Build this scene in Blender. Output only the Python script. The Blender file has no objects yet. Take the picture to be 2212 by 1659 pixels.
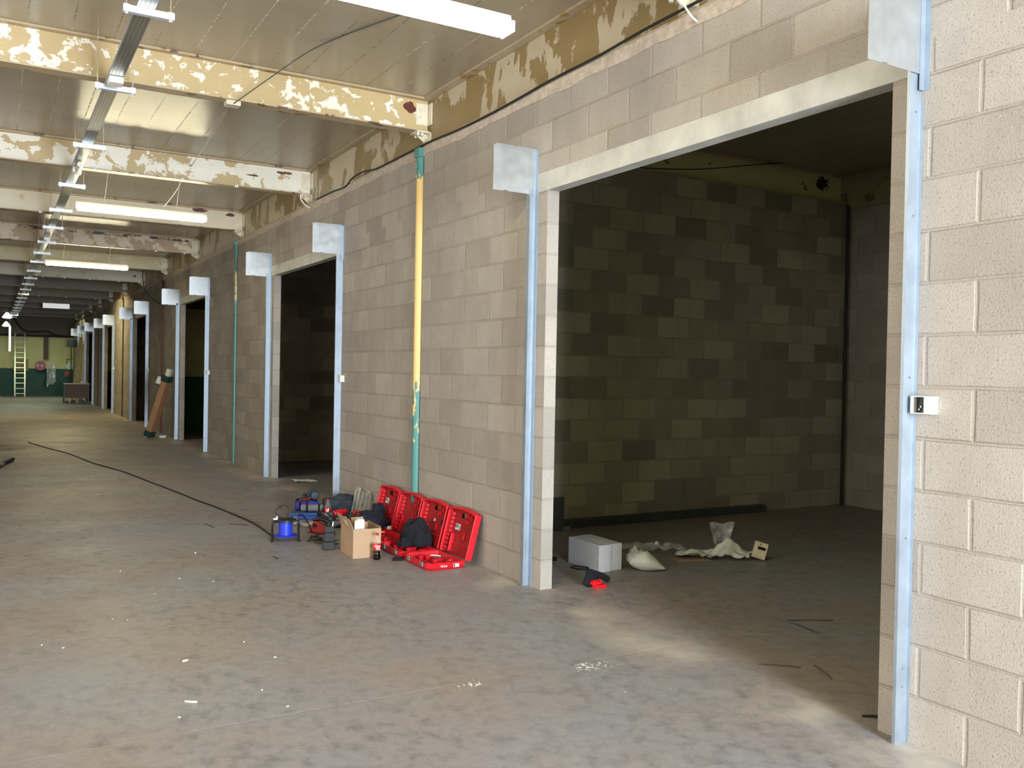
import bpy, bmesh, math, random
from mathutils import Vector, Matrix, noise, Euler
random.seed(7)
sc = bpy.context.scene
COL = sc.collection
PI = math.pi

# ------------------------------------------------------------------ camera, light, exposure
cam = bpy.data.objects.new('camera', bpy.data.cameras.new('camera')); COL.objects.link(cam)
_f = Vector((0.50224396, 0.86463291, -0.01268636)); _r = Vector((0.86466872, -0.50198783, 0.01887384)); _u = _r.cross(_f)
cam.matrix_world = Matrix(((_r.x, _u.x, -_f.x, -3.48366507), (_r.y, _u.y, -_f.y, 0.0), (_r.z, _u.z, -_f.z, 1.58867344), (0, 0, 0, 1)))
cam.data.sensor_width = 36; cam.data.lens = 31.42648; cam.data.clip_start = 0.05; cam.data.clip_end = 200
sc.camera = cam
w = bpy.data.worlds.new('sky'); sc.world = w; w.use_nodes = True
w.node_tree.nodes['Background'].inputs[0].default_value = (0.72, 0.85, 1.0, 1)
w.node_tree.nodes['Background'].inputs[1].default_value = 1.0
sc.cycles.diffuse_bounces = 10
sc.view_settings.view_transform = 'Standard'; sc.view_settings.look = 'None'
sc.view_settings.exposure = 0.35; sc.view_settings.gamma = 1.0; sc.view_settings.use_curve_mapping = False

def area(name, loc, rot, sx, sy, power, color):
    l = bpy.data.lights.new(name, 'AREA'); l.shape = 'RECTANGLE'; l.size = sx; l.size_y = sy
    l.energy = power; l.color = color
    o = bpy.data.objects.new(name, l); COL.objects.link(o); o.location = loc; o.rotation_euler = rot
    return o
# daylight through the doorway behind the camera, and an added fill panel standing in for the unseen left half of the hall
area('daylight_doorway', (-1.65, -4.85, 1.75), (PI/2, 0, 0), 1.7, 3.2, 1650, (0.80, 0.90, 1.0))
area('fill_for_left_half_of_hall', (-8.7, 3.5, 2.2), (0, -PI/2, 0), 2.2, 13.0, 380, (0.98, 0.97, 0.95))

# ------------------------------------------------------------------ node helpers
def lin(c):
    return tuple(((x/255)/12.92 if x/255 <= 0.04045 else ((x/255+0.055)/1.055)**2.4) for x in c) + (1,)
class NT:
    def __init__(s, name, rough=0.7, metal=0.0, spec=0.5):
        s.m = bpy.data.materials.new(name); s.m.use_nodes = True; s.t = s.m.node_tree
        s.b = s.t.nodes['Principled BSDF']; s.out = s.t.nodes['Material Output']
        s.b.inputs['Roughness'].default_value = rough; s.b.inputs['Metallic'].default_value = metal
        s.b.inputs['Specular IOR Level'].default_value = spec
        s.tc = s.t.nodes.new('ShaderNodeTexCoord')
    def n(s, typ, **kw):
        nd = s.t.nodes.new('ShaderNode'+typ)
        for k, v in kw.items():
            if hasattr(nd, k): setattr(nd, k, v)
        return nd
    def l(s, a, b): s.t.links.new(a, b)
    def setin(s, nd, k, v):
        if isinstance(v, bpy.types.NodeSocket): s.l(v, nd.inputs[k])
        else: nd.inputs[k].default_value = v
    def mapping(s, src, scale=(1, 1, 1), loc=(0, 0, 0), rot=(0, 0, 0)):
        m = s.n('Mapping'); s.l(src, m.inputs[0]); m.inputs['Scale'].default_value = scale
        m.inputs['Location'].default_value = loc; m.inputs['Rotation'].default_value = rot; return m.outputs[0]
    def noise(s, vec, scale, detail=4, rough=0.55, dist=0.0):
        nd = s.n('TexNoise'); s.l(vec, nd.inputs['Vector']); nd.inputs['Scale'].default_value = scale
        nd.inputs['Detail'].default_value = detail; nd.inputs['Roughness'].default_value = rough
        nd.inputs['Distortion'].default_value = dist; return nd.outputs['Fac']
    def ramp(s, fac, p0, p1, c0=(0, 0, 0, 1), c1=(1, 1, 1, 1)):
        r = s.n('ValToRGB'); s.l(fac, r.inputs[0]); e = r.color_ramp.elements
        e[0].position = p0; e[1].position = p1; e[0].color = c0; e[1].color = c1; return r.outputs[0]
    def mix(s, fac, a, b, mode='MIX'):
        m = s.n('Mix', data_type='RGBA', blend_type=mode)
        s.setin(m, 'Factor', fac)
        for i, v in ((6, a), (7, b)):
            if isinstance(v, bpy.types.NodeSocket): s.l(v, m.inputs[i])
            else: m.inputs[i].default_value = v
        return m.outputs[2]
    def math(s, op, a, b=0.0, clamp=False):
        m = s.n('Math', operation=op, use_clamp=clamp); s.setin(m, 0, a); s.setin(m, 1, b); return m.outputs[0]
    def xyz(s, vec):
        x = s.n('SeparateXYZ'); s.l(vec, x.inputs[0]); return x.outputs
    def bump(s, h, strength=0.4, dist=0.005):
        b = s.n('Bump'); s.l(h, b.inputs['Height']); b.inputs['Strength'].default_value = strength
        b.inputs['Distance'].default_value = dist; s.l(b.outputs[0], s.b.inputs['Normal']); return b
    def color(s, c): s.setin(s.b, 'Base Color', c)

def m_plain(name, rgb, rough=0.6, metal=0.0, var=0.12, nscale=12, bump=0.0, bscale=60, spec=0.5):
    t = NT(name, rough, metal, spec); c = lin(rgb)
    nz = t.noise(t.tc.outputs['Object'], nscale, 5)
    t.color(t.mix(t.ramp(nz, 0.3, 0.7), tuple(x*(1-var) for x in c[:3])+(1,), tuple(min(1, x*(1+var)) for x in c[:3])+(1,)))
    if bump: t.bump(t.noise(t.tc.outputs['Object'], bscale, 4), bump, 0.004)
    return t.m

def m_block(name, a, b, mortar, bump=0.55):
    t = NT(name, 0.92, 0, 0.25); uv = t.tc.outputs['UV']
    uvd = t.n('VectorMath', operation='ADD'); t.l(uv, uvd.inputs[0])
    wob = t.n('TexNoise'); t.l(uv, wob.inputs['Vector']); wob.inputs['Scale'].default_value = 5
    sub = t.n('VectorMath', operation='MULTIPLY_ADD'); t.l(wob.outputs['Color'], sub.inputs[0])
    sub.inputs[1].default_value = (0.009, 0.009, 0); sub.inputs[2].default_value = (-0.0045, -0.0045, 0)
    t.l(sub.outputs[0], uvd.inputs[1]); v = uvd.outputs[0]
    def brick(ms, sm):
        br = t.n('TexBrick'); t.l(v, br.inputs['Vector']); br.offset = 0.5; br.offset_frequency = 2
        i = br.inputs; i['Scale'].default_value = 1; i['Mortar Size'].default_value = ms; i['Mortar Smooth'].default_value = sm
        i['Brick Width'].default_value = 0.45; i['Row Height'].default_value = 0.225; i['Bias'].default_value = 0
        i['Color1'].default_value = lin(a); i['Color2'].default_value = lin(b); i['Mortar'].default_value = lin(mortar); return br
    br = brick(0.0055, 0.3); br2 = brick(0.013, 1.0)
    col = br.outputs['Color']
    big = t.noise(uv, 1.3, 4); sm = t.noise(t.mapping(uv, (5, 2.5, 1)), 1.0, 6, 0.65)
    col = t.mix(0.6, col, t.ramp(big, 0.25, 0.75, (0.78, 0.78, 0.8, 1), (1.12, 1.1, 1.05, 1)), 'MULTIPLY')
    col = t.mix(0.5, col, t.ramp(sm, 0.3, 0.62, (0.78, 0.78, 0.78, 1), (1.05, 1.05, 1.05, 1)), 'MULTIPLY')
    pore = t.noise(uv, 95, 3, 0.7)
    col = t.mix(0.9, col, t.ramp(pore, 0.33, 0.43, (0.5, 0.48, 0.45, 1), (1, 1, 1, 1)), 'MULTIPLY')
    # scuffs: few dark scratches and smears
    sc_ = t.noise(t.mapping(uv, (9, 14, 1), rot=(0, 0, 0.6)), 1.0, 7, 0.7)
    col = t.mix(t.ramp(sc_, 0.30, 0.26, (0, 0, 0, 1), (0.45, 0.45, 0.45, 1)), col, lin((95, 80, 66)))
    # thin dark line beside the joints, broken by noise
    jf = t.math('MULTIPLY', t.ramp(br2.outputs['Fac'], 0.15, 0.5), t.math('SUBTRACT', 1.0, t.ramp(br.outputs['Fac'], 0.2, 0.6)))
    jf = t.math('MULTIPLY', jf, t.ramp(t.noise(uv, 2.6, 3), 0.45, 0.62))
    col = t.mix(t.math('MULTIPLY', jf, 0.48), col, lin((105, 88, 74)))
    t.color(col)
    h = t.math('ADD', t.math('MULTIPLY', t.math('SUBTRACT', br2.outputs['Fac'], t.math('MULTIPLY', br.outputs['Fac'], 0.65)), -0.9), t.math('MULTIPLY', pore, 0.35))
    t.bump(h, bump, 0.012)
    return t.m

def m_peel(name, paint, under, thr=0.56, rust=0.72, stretch=(1, 1, 1), scale=4.5, seed=0.0, rough=0.45, dirt=0.35, spots=(), toprow=False, spotc=(84, 36, 22)):
    """old gloss paint flaking off a paler coat, with a few rust spots"""
    t = NT(name, rough); p = t.mapping(t.tc.outputs['Object'], stretch, (seed, seed*0.7, seed*1.3))
    n1 = t.noise(p, scale, 9, 0.62, 0.3); n2 = t.noise(t.mapping(p, loc=(9, 4, 2)), scale*0.55, 9, 0.6, 0.3)
    n3 = t.noise(p, 1.4, 3)
    f = t.math('ADD', n1, t.math('MULTIPLY', t.math('SUBTRACT', n3, 0.5), 0.35))
    m1 = t.ramp(f, thr, thr+0.012)
    c = t.mix(m1, lin(paint), lin(under))
    c = t.mix(t.ramp(n2, rust, rust+0.012), c, lin((92, 46, 26)))
    X, Y, Z = t.xyz(t.tc.outputs['Object'])
    for (sx, sz, rx, rz) in spots:
        dx = t.math('DIVIDE', t.math('SUBTRACT', X, sx), rx); dz = t.math('DIVIDE', t.math('SUBTRACT', Z, sz), rz)
        d = t.math('ADD', t.math('SQRT', t.math('ADD', t.math('MULTIPLY', dx, dx), t.math('MULTIPLY', dz, dz))), t.math('MULTIPLY', t.math('SUBTRACT', t.noise(p, 16, 5), 0.5), 1.8))
        c = t.mix(t.math('LESS_THAN', d, 0.85), c, lin(spotc))
    if toprow:
        f2 = t.math('MULTIPLY', t.math('GREATER_THAN', t.noise(t.mapping(p, (1, 1, 2)), 7, 5), 0.52), t.math('MULTIPLY', t.math('GREATER_THAN', Z, 4.065), t.math('LESS_THAN', Z, 4.12)))
        c = t.mix(f2, c, lin((48, 26, 18)))
    c = t.mix(dirt, c, t.ramp(t.noise(p, 2.2, 6), 0.3, 0.7, (0.72, 0.66, 0.6, 1), (1.05, 1.05, 1.05, 1)), 'MULTIPLY')
    t.color(c); t.bump(t.math('ADD', m1, t.math('MULTIPLY', n1, 0.3)), 0.4, 0.002)
    return t.m

def m_galv(name, base=(160, 170, 180), metal=0.75, rough=0.42):
    t = NT(name, rough, metal); o = t.tc.outputs['Object']; c = lin(base)
    vo = t.n('TexVoronoi'); t.l(o, vo.inputs['Vector']); vo.inputs['Scale'].default_value = 22
    n = t.noise(o, 5, 5)
    col = t.mix(0.12, c, t.ramp(vo.outputs['Distance'], 0.0, 0.8, (0.3, 0.3, 0.32, 1), (0.8, 0.8, 0.8, 1)), 'SOFT_LIGHT')
    col = t.mix(0.5, col, t.ramp(n, 0.3, 0.7, (0.82, 0.84, 0.86, 1), (1.08, 1.08, 1.08, 1)), 'MULTIPLY')
    t.color(col); t.l(t.ramp(n, 0.2, 0.8, (rough-0.08,)*3+(1,), (rough+0.15,)*3+(1,)), t.b.inputs['Roughness'])
    t.bump(t.noise(o, 3, 2), 0.12, 0.01)
    return t.m

def m_clear(name, tint=(235, 238, 235), alpha=0.35, rough=0.15):
    t = NT(name, rough); t.b.inputs['Base Color'].default_value = lin(tint)
    tr = t.n('BsdfTransparent'); mx = t.n('MixShader')
    fac = t.ramp(t.noise(t.tc.outputs['Object'], 14, 4), 0.3, 0.75, (alpha*0.5,)*3+(1,), (min(1, alpha*1.6),)*3+(1,))
    t.l(fac, mx.inputs[0]); t.l(tr.outputs[0], mx.inputs[1]); t.l(t.b.outputs[0], mx.inputs[2]); t.l(mx.outputs[0], t.out.inputs[0])
    return t.m

def m_emit(name, rgb, strength):
    t = NT(name); e = t.n('Emission'); e.inputs[0].default_value = rgb+(1,); e.inputs[1].default_value = strength
    t.l(e.outputs[0], t.out.inputs[0]); return t.m

def m_floor():
    t = NT('dusty_concrete_floor', 0.55, 0, 0.4); o = t.tc.outputs['Object']; X, Y, Z = t.xyz(o)
    big = t.noise(o, 0.45, 5, 0.6); mid = t.noise(o, 1.7, 7, 0.62, 0.4); fine = t.noise(o, 20, 8, 0.75)
    col = t.mix(t.ramp(big, 0.32, 0.68), lin((137, 137, 142)), lin((149, 145, 141)))
    col = t.mix(t.ramp(mid, 0.5, 0.75, (0, 0, 0, 1), (0.34, 0.34, 0.34, 1)), col, lin((158, 132, 112)))
    near = spot_ = t.math('MULTIPLY', t.ramp(t.noise(t.mapping(o, loc=(2, 1, 0)), 0.55, 3), 0.40, 0.58), t.math('GREATER_THAN', X, -99.0))
    col = t.mix(t.math('MULTIPLY', near, 0.30), col, lin((150, 122, 96)))
    # damp looking darker blotches
    bl = t.noise(t.mapping(o, (1.0, 0.8, 1), (3.1, 7.7, 0), (0, 0, 0.4)), 10.5, 7, 0.62, 0.15)
    gate = t.noise(t.mapping(o, loc=(11, 2, 0)), 0.8, 3)
    blm = t.math('MULTIPLY', t.ramp(bl, 0.48, 0.68), t.ramp(gate, 0.35, 0.6, (0.35, 0.35, 0.35, 1)))
    col = t.mix(t.math('MULTIPLY', blm, 0.60), col, lin((88, 88, 90)))
    bl2 = t.noise(t.mapping(o, loc=(5, 5, 0)), 9, 4, 0.5)
    col = t.mix(t.ramp(bl2, 0.70, 0.76, (0, 0, 0, 1), (0.45, 0.45, 0.45, 1)), col, lin((88, 90, 94)))
    col = t.mix(0.8, col, t.ramp(fine, 0.3, 0.7, (0.76, 0.76, 0.76, 1), (1.1, 1.1, 1.1, 1)), 'MULTIPLY')
    # white paint and plaster specks, denser in two splashes
    def spot(x, y, sx, sy, soft=0.6):
        dx = t.math('DIVIDE', t.math('SUBTRACT', X, x), sx); dy = t.math('DIVIDE', t.math('SUBTRACT', Y, y), sy)
        d = t.math('SQRT', t.math('ADD', t.math('MULTIPLY', dx, dx), t.math('MULTIPLY', dy, dy)))
        d = t.math('ADD', d, t.math('MULTIPLY', t.math('SUBTRACT', t.noise(o, 3.0/max(sx, sy)*0.5, 6, 0.65), 0.5), 1.1))
        return t.ramp(d, 1-soft, 1.0, (1, 1, 1, 1), (0, 0, 0, 1))
    sp = t.noise(t.mapping(o, loc=(1, 8, 3)), 42, 3, 0.5)
    dens = t.math('ADD', t.math('MULTIPLY', spot(-0.67, 3.96, 0.22, 0.12, 0.9), 0.25), t.math('MULTIPLY', spot(-1.36, 4.0, 0.16, 0.09, 0.9), 0.24))
    dens = t.math('ADD', dens, t.math('MULTIPLY', spot(-0.75, 3.6, 0.8, 0.45, 1.0), 0.09))
    spm = t.ramp(t.math('ADD', sp, dens), 0.765, 0.80)
    col = t.mix(spm, col, lin((232, 226, 214)))
    # pale block dust swept along the foot of the wall and the thresholds
    dd = t.math('ABSOLUTE', t.math('ADD', X, 0.10))
    dust = t.math('MULTIPLY', t.ramp(dd, 0.02, 0.34, (1, 1, 1, 1), (0, 0, 0, 1)), t.ramp(t.noise(o, 1.6, 5), 0.42, 0.62))
    col = t.mix(t.math('MULTIPLY', dust, 0.8), col, lin((190, 180, 164)))
    # reddish brown spill far down the hall
    spill = spot(-3.75, 19.4, 1.3, 1.0, 0.35)
    col = t.mix(t.math('MULTIPLY', spill, 0.85), col, lin((74, 46, 34)))
    # slab joint running across the hall
    jl = t.math('ABSOLUTE', t.math('SUBTRACT', Y, t.math('ADD', 4.035, t.math('MULTIPLY', t.math('SUBTRACT', t.noise(o, 7, 3), 0.5), 0.02))))
    jm = t.math('MULTIPLY', t.ramp(jl, 0.002, 0.006, (1, 1, 1, 1), (0, 0, 0, 1)), t.ramp(t.noise(o, 3, 3), 0.35, 0.5))
    col = t.mix(t.math('MULTIPLY', jm, 0.16), col, lin((205, 200, 190)))
    t.color(col)
    t.l(t.ramp(mid, 0.3, 0.7, (0.42,)*3+(1,), (0.62,)*3+(1,)), t.b.inputs['Roughness'])
    t.bump(t.math('ADD', t.math('MULTIPLY', fine, 0.5), t.math('MULTIPLY', jm, -1.0)), 0.25, 0.004)
    return t.m

def m_ceiling():
    t = NT('glossy_painted_plank_ceiling', 0.21, 0, 0.5); o = t.tc.outputs['Object']; X, Y, Z = t.xyz(o)
    n = t.noise(o, 0.8, 5); st = t.noise(t.mapping(o, (0.8, 9, 1)), 3, 6, 0.7)
    col = t.mix(t.ramp(n, 0.3, 0.7), lin((146, 135, 118)), lin((160, 148, 130)))
    col = t.mix(0.35, col, t.ramp(st, 0.3, 0.7, (0.85, 0.84, 0.82, 1), (1.06, 1.06, 1.06, 1)), 'MULTIPLY')
    fr = t.math('FRACT', t.math('DIVIDE', t.math('ADD', t.math('ADD', X, 30.0), 0.0), 0.2985))
    wob = t.math('MULTIPLY', t.math('SUBTRACT', t.noise(t.mapping(o, (3, 3, 1)), 5, 3), 0.5), 0.03)
    dist = t.math('ABSOLUTE', t.math('SUBTRACT', t.math('ADD', fr, wob), 0.5))
    line = t.ramp(dist, 0.004, 0.022, (1, 1, 1, 1), (0, 0, 0, 1))
    br = t.ramp(t.noise(t.mapping(o, (3, 9, 1)), 4, 6, 0.85), 0.49, 0.56)
    lm = t.math('MULTIPLY', line, br)
    dk = t.ramp(t.noise(t.mapping(o, (1, 0.5, 1), (4, 4, 4)), 1.5, 3), 0.42, 0.55)
    col = t.mix(lm, col, t.mix(dk, lin((236, 226, 200)), lin((48, 38, 28))))
    t.color(col); t.b.inputs['Specular Tint'].default_value = (1.0, 0.84, 0.32, 1); t.b.inputs['Specular IOR Level'].default_value = 0.95
    st2 = t.noise(t.mapping(o, (1.2, 26, 1)), 3, 5, 0.7)
    t.bump(t.math('ADD', t.math('MULTIPLY', t.math('ADD', st, t.math('MULTIPLY', st2, 1.6)), 0.8), t.math('MULTIPLY', lm, -1.5)), 0.32, 0.004)
    return t.m

def m_dado(name='painted_end_wall', z0=1.36):
    t = NT(name, 0.6); o = t.tc.outputs['Object']; X, Y, Z = t.xyz(o)
    c = t.mix(t.ramp(t.noise(o, 1.2, 5), 0.3, 0.7), lin((196, 186, 130)), lin((214, 206, 150)))
    g = t.mix(t.ramp(t.noise(o, 2, 5), 0.3, 0.7), lin((20, 62, 56)), lin((30, 82, 70)))
    f = t.math('GREATER_THAN', t.math('ADD', Z, t.math('MULTIPLY', t.noise(o, 4, 3), 0.02)), z0)
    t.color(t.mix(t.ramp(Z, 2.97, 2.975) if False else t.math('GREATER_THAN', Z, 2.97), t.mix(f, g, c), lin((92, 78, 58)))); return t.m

def m_column(name, zhi, zlo, top=(70, 126, 118), mid=(214, 180, 112), rust=0.74, seed=0):
    t = NT(name, 0.4); o = t.tc.outputs['Object']; X, Y, Z = t.xyz(o)
    n = t.noise(t.mapping(o, (2, 2, 0.7), (seed, 0, 0)), 9, 8, 0.65); nn = t.math('MULTIPLY', t.math('SUBTRACT', n, 0.5), 3.0)
    lo = t.math('LESS_THAN', t.math('ADD', Z, nn), zlo); hi = t.math('GREATER_THAN', t.math('ADD', Z, t.math('MULTIPLY', nn, 0.15)), zhi)
    f = t.math('MAXIMUM', lo, hi)
    c = t.mix(f, lin(mid), lin(top))
    c = t.mix(t.ramp(t.noise(o, 16, 6), rust, rust+0.01), c, lin((110, 58, 30)))
    t.color(c); return t.m

M = {}
M['block'] = m_block('grey_beige_concrete_block', (208, 201, 190), (182, 176, 166), (200, 191, 178))
M['blockp'] = m_block('mixed_tone_partition_block', (218, 210, 188), (156, 152, 138), (196, 188, 170))
M['floor'] = m_floor(); M['ceiling'] = m_ceiling()
M['lintel'] = m_plain('smooth_precast_concrete', (180, 178, 168), 0.8, var=0.2, nscale=4, bump=0.15, bscale=80)
M['mortar'] = m_plain('rough_mortar', (176, 162, 146), 0.95, var=0.2, nscale=20, bump=0.6, bscale=40)
M['galv'] = m_galv('galvanised_steel'); M['galvb'] = m_galv('bright_galvanised_plate', (190, 193, 194), 0.85, 0.32)
M['zincw'] = m_galv('pale_zinc_channel', (205, 210, 214), 0.45, 0.45)
M['white'] = m_plain('white_plastic', (226, 226, 220), 0.35, var=0.04)
M['whitem'] = m_plain('white_enamel', (205, 200, 186), 0.35, var=0.06)
M['black'] = m_plain('black_plastic', (22, 22, 24), 0.42, var=0.2)
M['glossk'] = m_plain('glossy_black_tube', (20, 20, 22), 0.15, var=0.1)
M['rubber'] = m_plain('black_rubber', (16, 16, 17), 0.6, var=0.2)
M['dark'] = m_plain('dark_painted_steel', (62, 65, 63), 0.4, var=0.25)
M['rodm'] = m_plain('zinc_threaded_rod', (170, 160, 138), 0.4, 0.6)
M['red'] = m_plain('red_case_plastic', (192, 18, 32), 0.33, var=0.08, nscale=6)
M['reddk'] = m_plain('deep_red_case_lining', (150, 22, 28), 0.42, var=0.15, nscale=8)
M['blue'] = m_plain('bright_blue_plastic', (36, 58, 190), 0.4, var=0.1)
M['bluec'] = m_plain('blue_case_plastic', (22, 66, 150), 0.5, var=0.12)
M['navy'] = m_plain('navy_cloth', (13, 16, 32), 0.95, var=0.3, nscale=20, bump=0.4, bscale=90)
M['blackcl'] = m_plain('black_cloth', (11, 13, 21), 0.95, var=0.3, nscale=20, bump=0.4, bscale=90)
M['greycl'] = m_plain('grey_towelling', (110, 108, 108), 0.95, var=0.15, nscale=30, bump=0.5, bscale=120)
M['purple'] = m_plain('violet_blue_cloth', (44, 42, 130), 0.9, var=0.2, nscale=20, bump=0.4)
M['bagcl'] = m_plain('slate_nylon', (42, 52, 58), 0.8, var=0.2, nscale=16, bump=0.3, bscale=120)
M['card'] = m_plain('brown_cardboard', (170, 140, 110), 0.85, var=0.06, nscale=8)
M['tape'] = m_plain('faded_print', (205, 190, 170), 0.6, var=0.1, nscale=60)
M['paper'] = m_plain('white_paper', (228, 230, 236), 0.7, var=0.03)
M['sticker'] = m_plain('pale_label_paper', (205, 205, 208), 0.6, var=0.15, nscale=60)
M['chrome'] = m_plain('bare_steel', (190, 190, 190), 0.25, 1.0, var=0.05)
M['block2'] = m_plain('fine_grey_aerated_block', (190, 190, 192), 0.95, var=0.05, nscale=30, bump=0.35, bscale=110)
M['whitebag'] = m_plain('white_filled_polythene', (225, 228, 222), 0.4, var=0.06, nscale=6)
M['sheet'] = m_plain('thin_white_sheet', (214, 213, 204), 0.6, var=0.08)
M['clear'] = m_clear('clear_polythene', alpha=0.38); M['clearg'] = m_clear('smoked_clear_plastic', (170, 172, 164), 0.30, 0.2)
M['pet'] = m_clear('clear_bottle_plastic', (240, 242, 240), 0.06, 0.03)
M['cola'] = m_plain('dark_brown_drink', (14, 7, 6), 0.08, var=0.0)
M['redlab'] = m_plain('red_bottle_label', (214, 22, 26), 0.35, var=0.04)
M['green'] = m_plain('dark_green_plastic', (26, 58, 50), 0.4, var=0.2)
M['wood'] = m_plain('pale_timber', (206, 186, 130), 0.8, var=0.12, nscale=10)
M['board'] = m_plain('brown_desk_panel', (104, 84, 70), 0.6, var=0.1)
M['alu'] = m_plain('dull_aluminium', (176, 176, 158), 0.35, 0.7)
M['hosered'] = m_plain('dark_red_enamel', (150, 30, 34), 0.35)
M['brown'] = m_plain('brown_painted_post', (84, 66, 48), 0.6)
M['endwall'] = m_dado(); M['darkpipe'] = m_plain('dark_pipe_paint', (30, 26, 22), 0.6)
M['plaster'] = m_plain('cream_painted_plaster', (196, 184, 160), 0.7, var=0.08, nscale=2)
WARM = (1.0, 0.83, 0.50)
M['tube'] = m_emit('lit_fluorescent_tube', (1.0, 0.93, 0.66), 46)
M['tube_g'] = m_emit('greenish_fluorescent_tube', (0.86, 1.0, 0.70), 110)
M['tube_y'] = m_emit('yellow_fluorescent_tube', (1.0, 0.86, 0.46), 190)
M['lampw'] = m_emit('lit_pendant_bulb', (1.0, 0.98, 0.92), 30)

# ------------------------------------------------------------------ mesh helpers
def B(): return bmesh.new()
def box(bm, x0, x1, y0, y1, z0, z1, mat=None):
    vs = [bm.verts.new(c) for c in ((x0, y0, z0), (x1, y0, z0), (x1, y1, z0), (x0, y1, z0), (x0, y0, z1), (x1, y0, z1), (x1, y1, z1), (x0, y1, z1))]
    if mat is not None:
        for v in vs: v.co = mat @ v.co
    for f in ((3, 2, 1, 0), (4, 5, 6, 7), (0, 1, 5, 4), (1, 2, 6, 5), (2, 3, 7, 6), (3, 0, 4, 7)): bm.faces.new([vs[i] for i in f])
    return vs
def cyl(bm, p0, p1, r, seg=12, r1=None, caps=True):
    p0 = Vector(p0); p1 = Vector(p1); d = p1-p0; q = d.to_track_quat('Z', 'Y'); r1 = r if r1 is None else r1
    a = [bm.verts.new(p0+q @ Vector((r*math.cos(2*PI*i/seg), r*math.sin(2*PI*i/seg), 0))) for i in range(seg)]
    b = [bm.verts.new(p1+q @ Vector((r1*math.cos(2*PI*i/seg), r1*math.sin(2*PI*i/seg), 0))) for i in range(seg)]
    for i in range(seg): bm.faces.new((a[i], a[(i+1) % seg], b[(i+1) % seg], b[i]))
    if caps: bm.faces.new(a[::-1]); bm.faces.new(b)
def catmull(pts, n=6, closed=False):
    P = [Vector(p) for p in pts]; out = []; m = len(P)
    rng = range(m if closed else m-1)
    for i in rng:
        if closed: a, b, c, d = P[i-1], P[i], P[(i+1) % m], P[(i+2) % m]
        else: a, b, c, d = P[max(i-1, 0)], P[i], P[i+1], P[min(i+2, m-1)]
        for k in range(n):
            t = k/n
            out.append(0.5*((2*b)+(c-a)*t+(2*a-5*b+4*c-d)*t*t+(3*b-a-3*c+d)*t**3))
    if not closed: out.append(P[-1])
    return out
def tube(bm, pts, r, seg=8, smooth=5, closed=False):
    P = catmull(pts, smooth, closed) if smooth else [Vector(p) for p in pts]
    rings = []; n = len(P); up = Vector((0, 0, 1))
    for i, p in enumerate(P):
        if closed: d = P[(i+1) % n]-P[i-1]
        else: d = P[min(i+1, n-1)]-P[max(i-1, 0)]
        d.normalize(); x = d.cross(up)
        if x.length < 0.05: x = d.cross(Vector((1, 0, 0)))
        x.normalize()
        if rings and x.dot(px) < 0: x = -x
        px = x; y = x.cross(d)
        rings.append([bm.verts.new(p+x*r*math.cos(2*PI*k/seg)+y*r*math.sin(2*PI*k/seg)) for k in range(seg)])
    for i in range(n if closed else n-1):
        a, b = rings[i], rings[(i+1) % n]
        for k in range(seg): bm.faces.new((a[k], a[(k+1) % seg], b[(k+1) % seg], b[k]))
    if not closed: bm.faces.new(rings[0][::-1]); bm.faces.new(rings[-1])
def lathe(bm, prof, seg=20, mat=None):
    rings = []
    for r, z in prof:
        rings.append([bm.verts.new((r*math.cos(2*PI*k/seg), r*math.sin(2*PI*k/seg), z)) for k in range(seg)])
    for a, b in zip(rings, rings[1:]):
        for k in range(seg): bm.faces.new((a[k], a[(k+1) % seg], b[(k+1) % seg], b[k]))
    bm.faces.new(rings[0][::-1]); bm.faces.new(rings[-1])
    if mat is not None:
        for ring in rings:
            for v in ring: v.co = mat @ v.co
def prism(bm, pts, axis, a, b):
    """outline pts (2D) extruded along axis 0/1/2 from a to b"""
    def mk(p, t):
        return [(t, p[0], p[1]), (p[0], t, p[1]), (p[0], p[1], t)][axis]
    A = [bm.verts.new(mk(p, a)) for p in pts]; Bv = [bm.verts.new(mk(p, b)) for p in pts]; n = len(pts)
    for i in range(n): bm.faces.new((A[i], A[(i+1) % n], Bv[(i+1) % n], Bv[i]))
    bm.faces.new(A[::-1]); bm.faces.new(Bv)
def tag(o, label=None, cat=None, group=None, kind=None):
    if label: o['label'] = label
    if cat: o['category'] = cat
    if group: o['group'] = group
    if kind: o['kind'] = kind
    return o
def obj(name, bm, mat, parent=None, smooth=False, bevel=0, loc=None, rot=None):
    bmesh.ops.recalc_face_normals(bm, faces=bm.faces)
    me = bpy.data.meshes.new(name); bm.to_mesh(me); bm.free(); me.materials.append(mat)
    if smooth:
        for p in me.polygons: p.use_smooth = True
    o = bpy.data.objects.new(name, me); COL.objects.link(o)
    if parent is not None: o.parent = parent
    if bevel:
        md = o.modifiers.new('bevel', 'BEVEL'); md.width = bevel; md.segments = 2; md.limit_method = 'ANGLE'
    if loc is not None: o.location = loc
    if rot is not None: o.rotation_euler = rot
    return o
def thing(name, label, cat, loc=(0, 0, 0), rotz=0, group=None):
    o = bpy.data.objects.new(name, None); COL.objects.link(o); o.location = loc; o.rotation_euler = (0, 0, rotz)
    o.empty_display_size = 0.1
    return tag(o, label, cat, group)
def copy_tree(o, parent=None):
    c = o.copy(); COL.objects.link(c)
    if parent is not None: c.parent = parent
    for ch in [x for x in list(o.children)]: copy_tree(ch, c)
    return c
def struct(name, bm, mat, **k): return tag(obj(name, bm, mat, **k), kind='structure')
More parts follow.
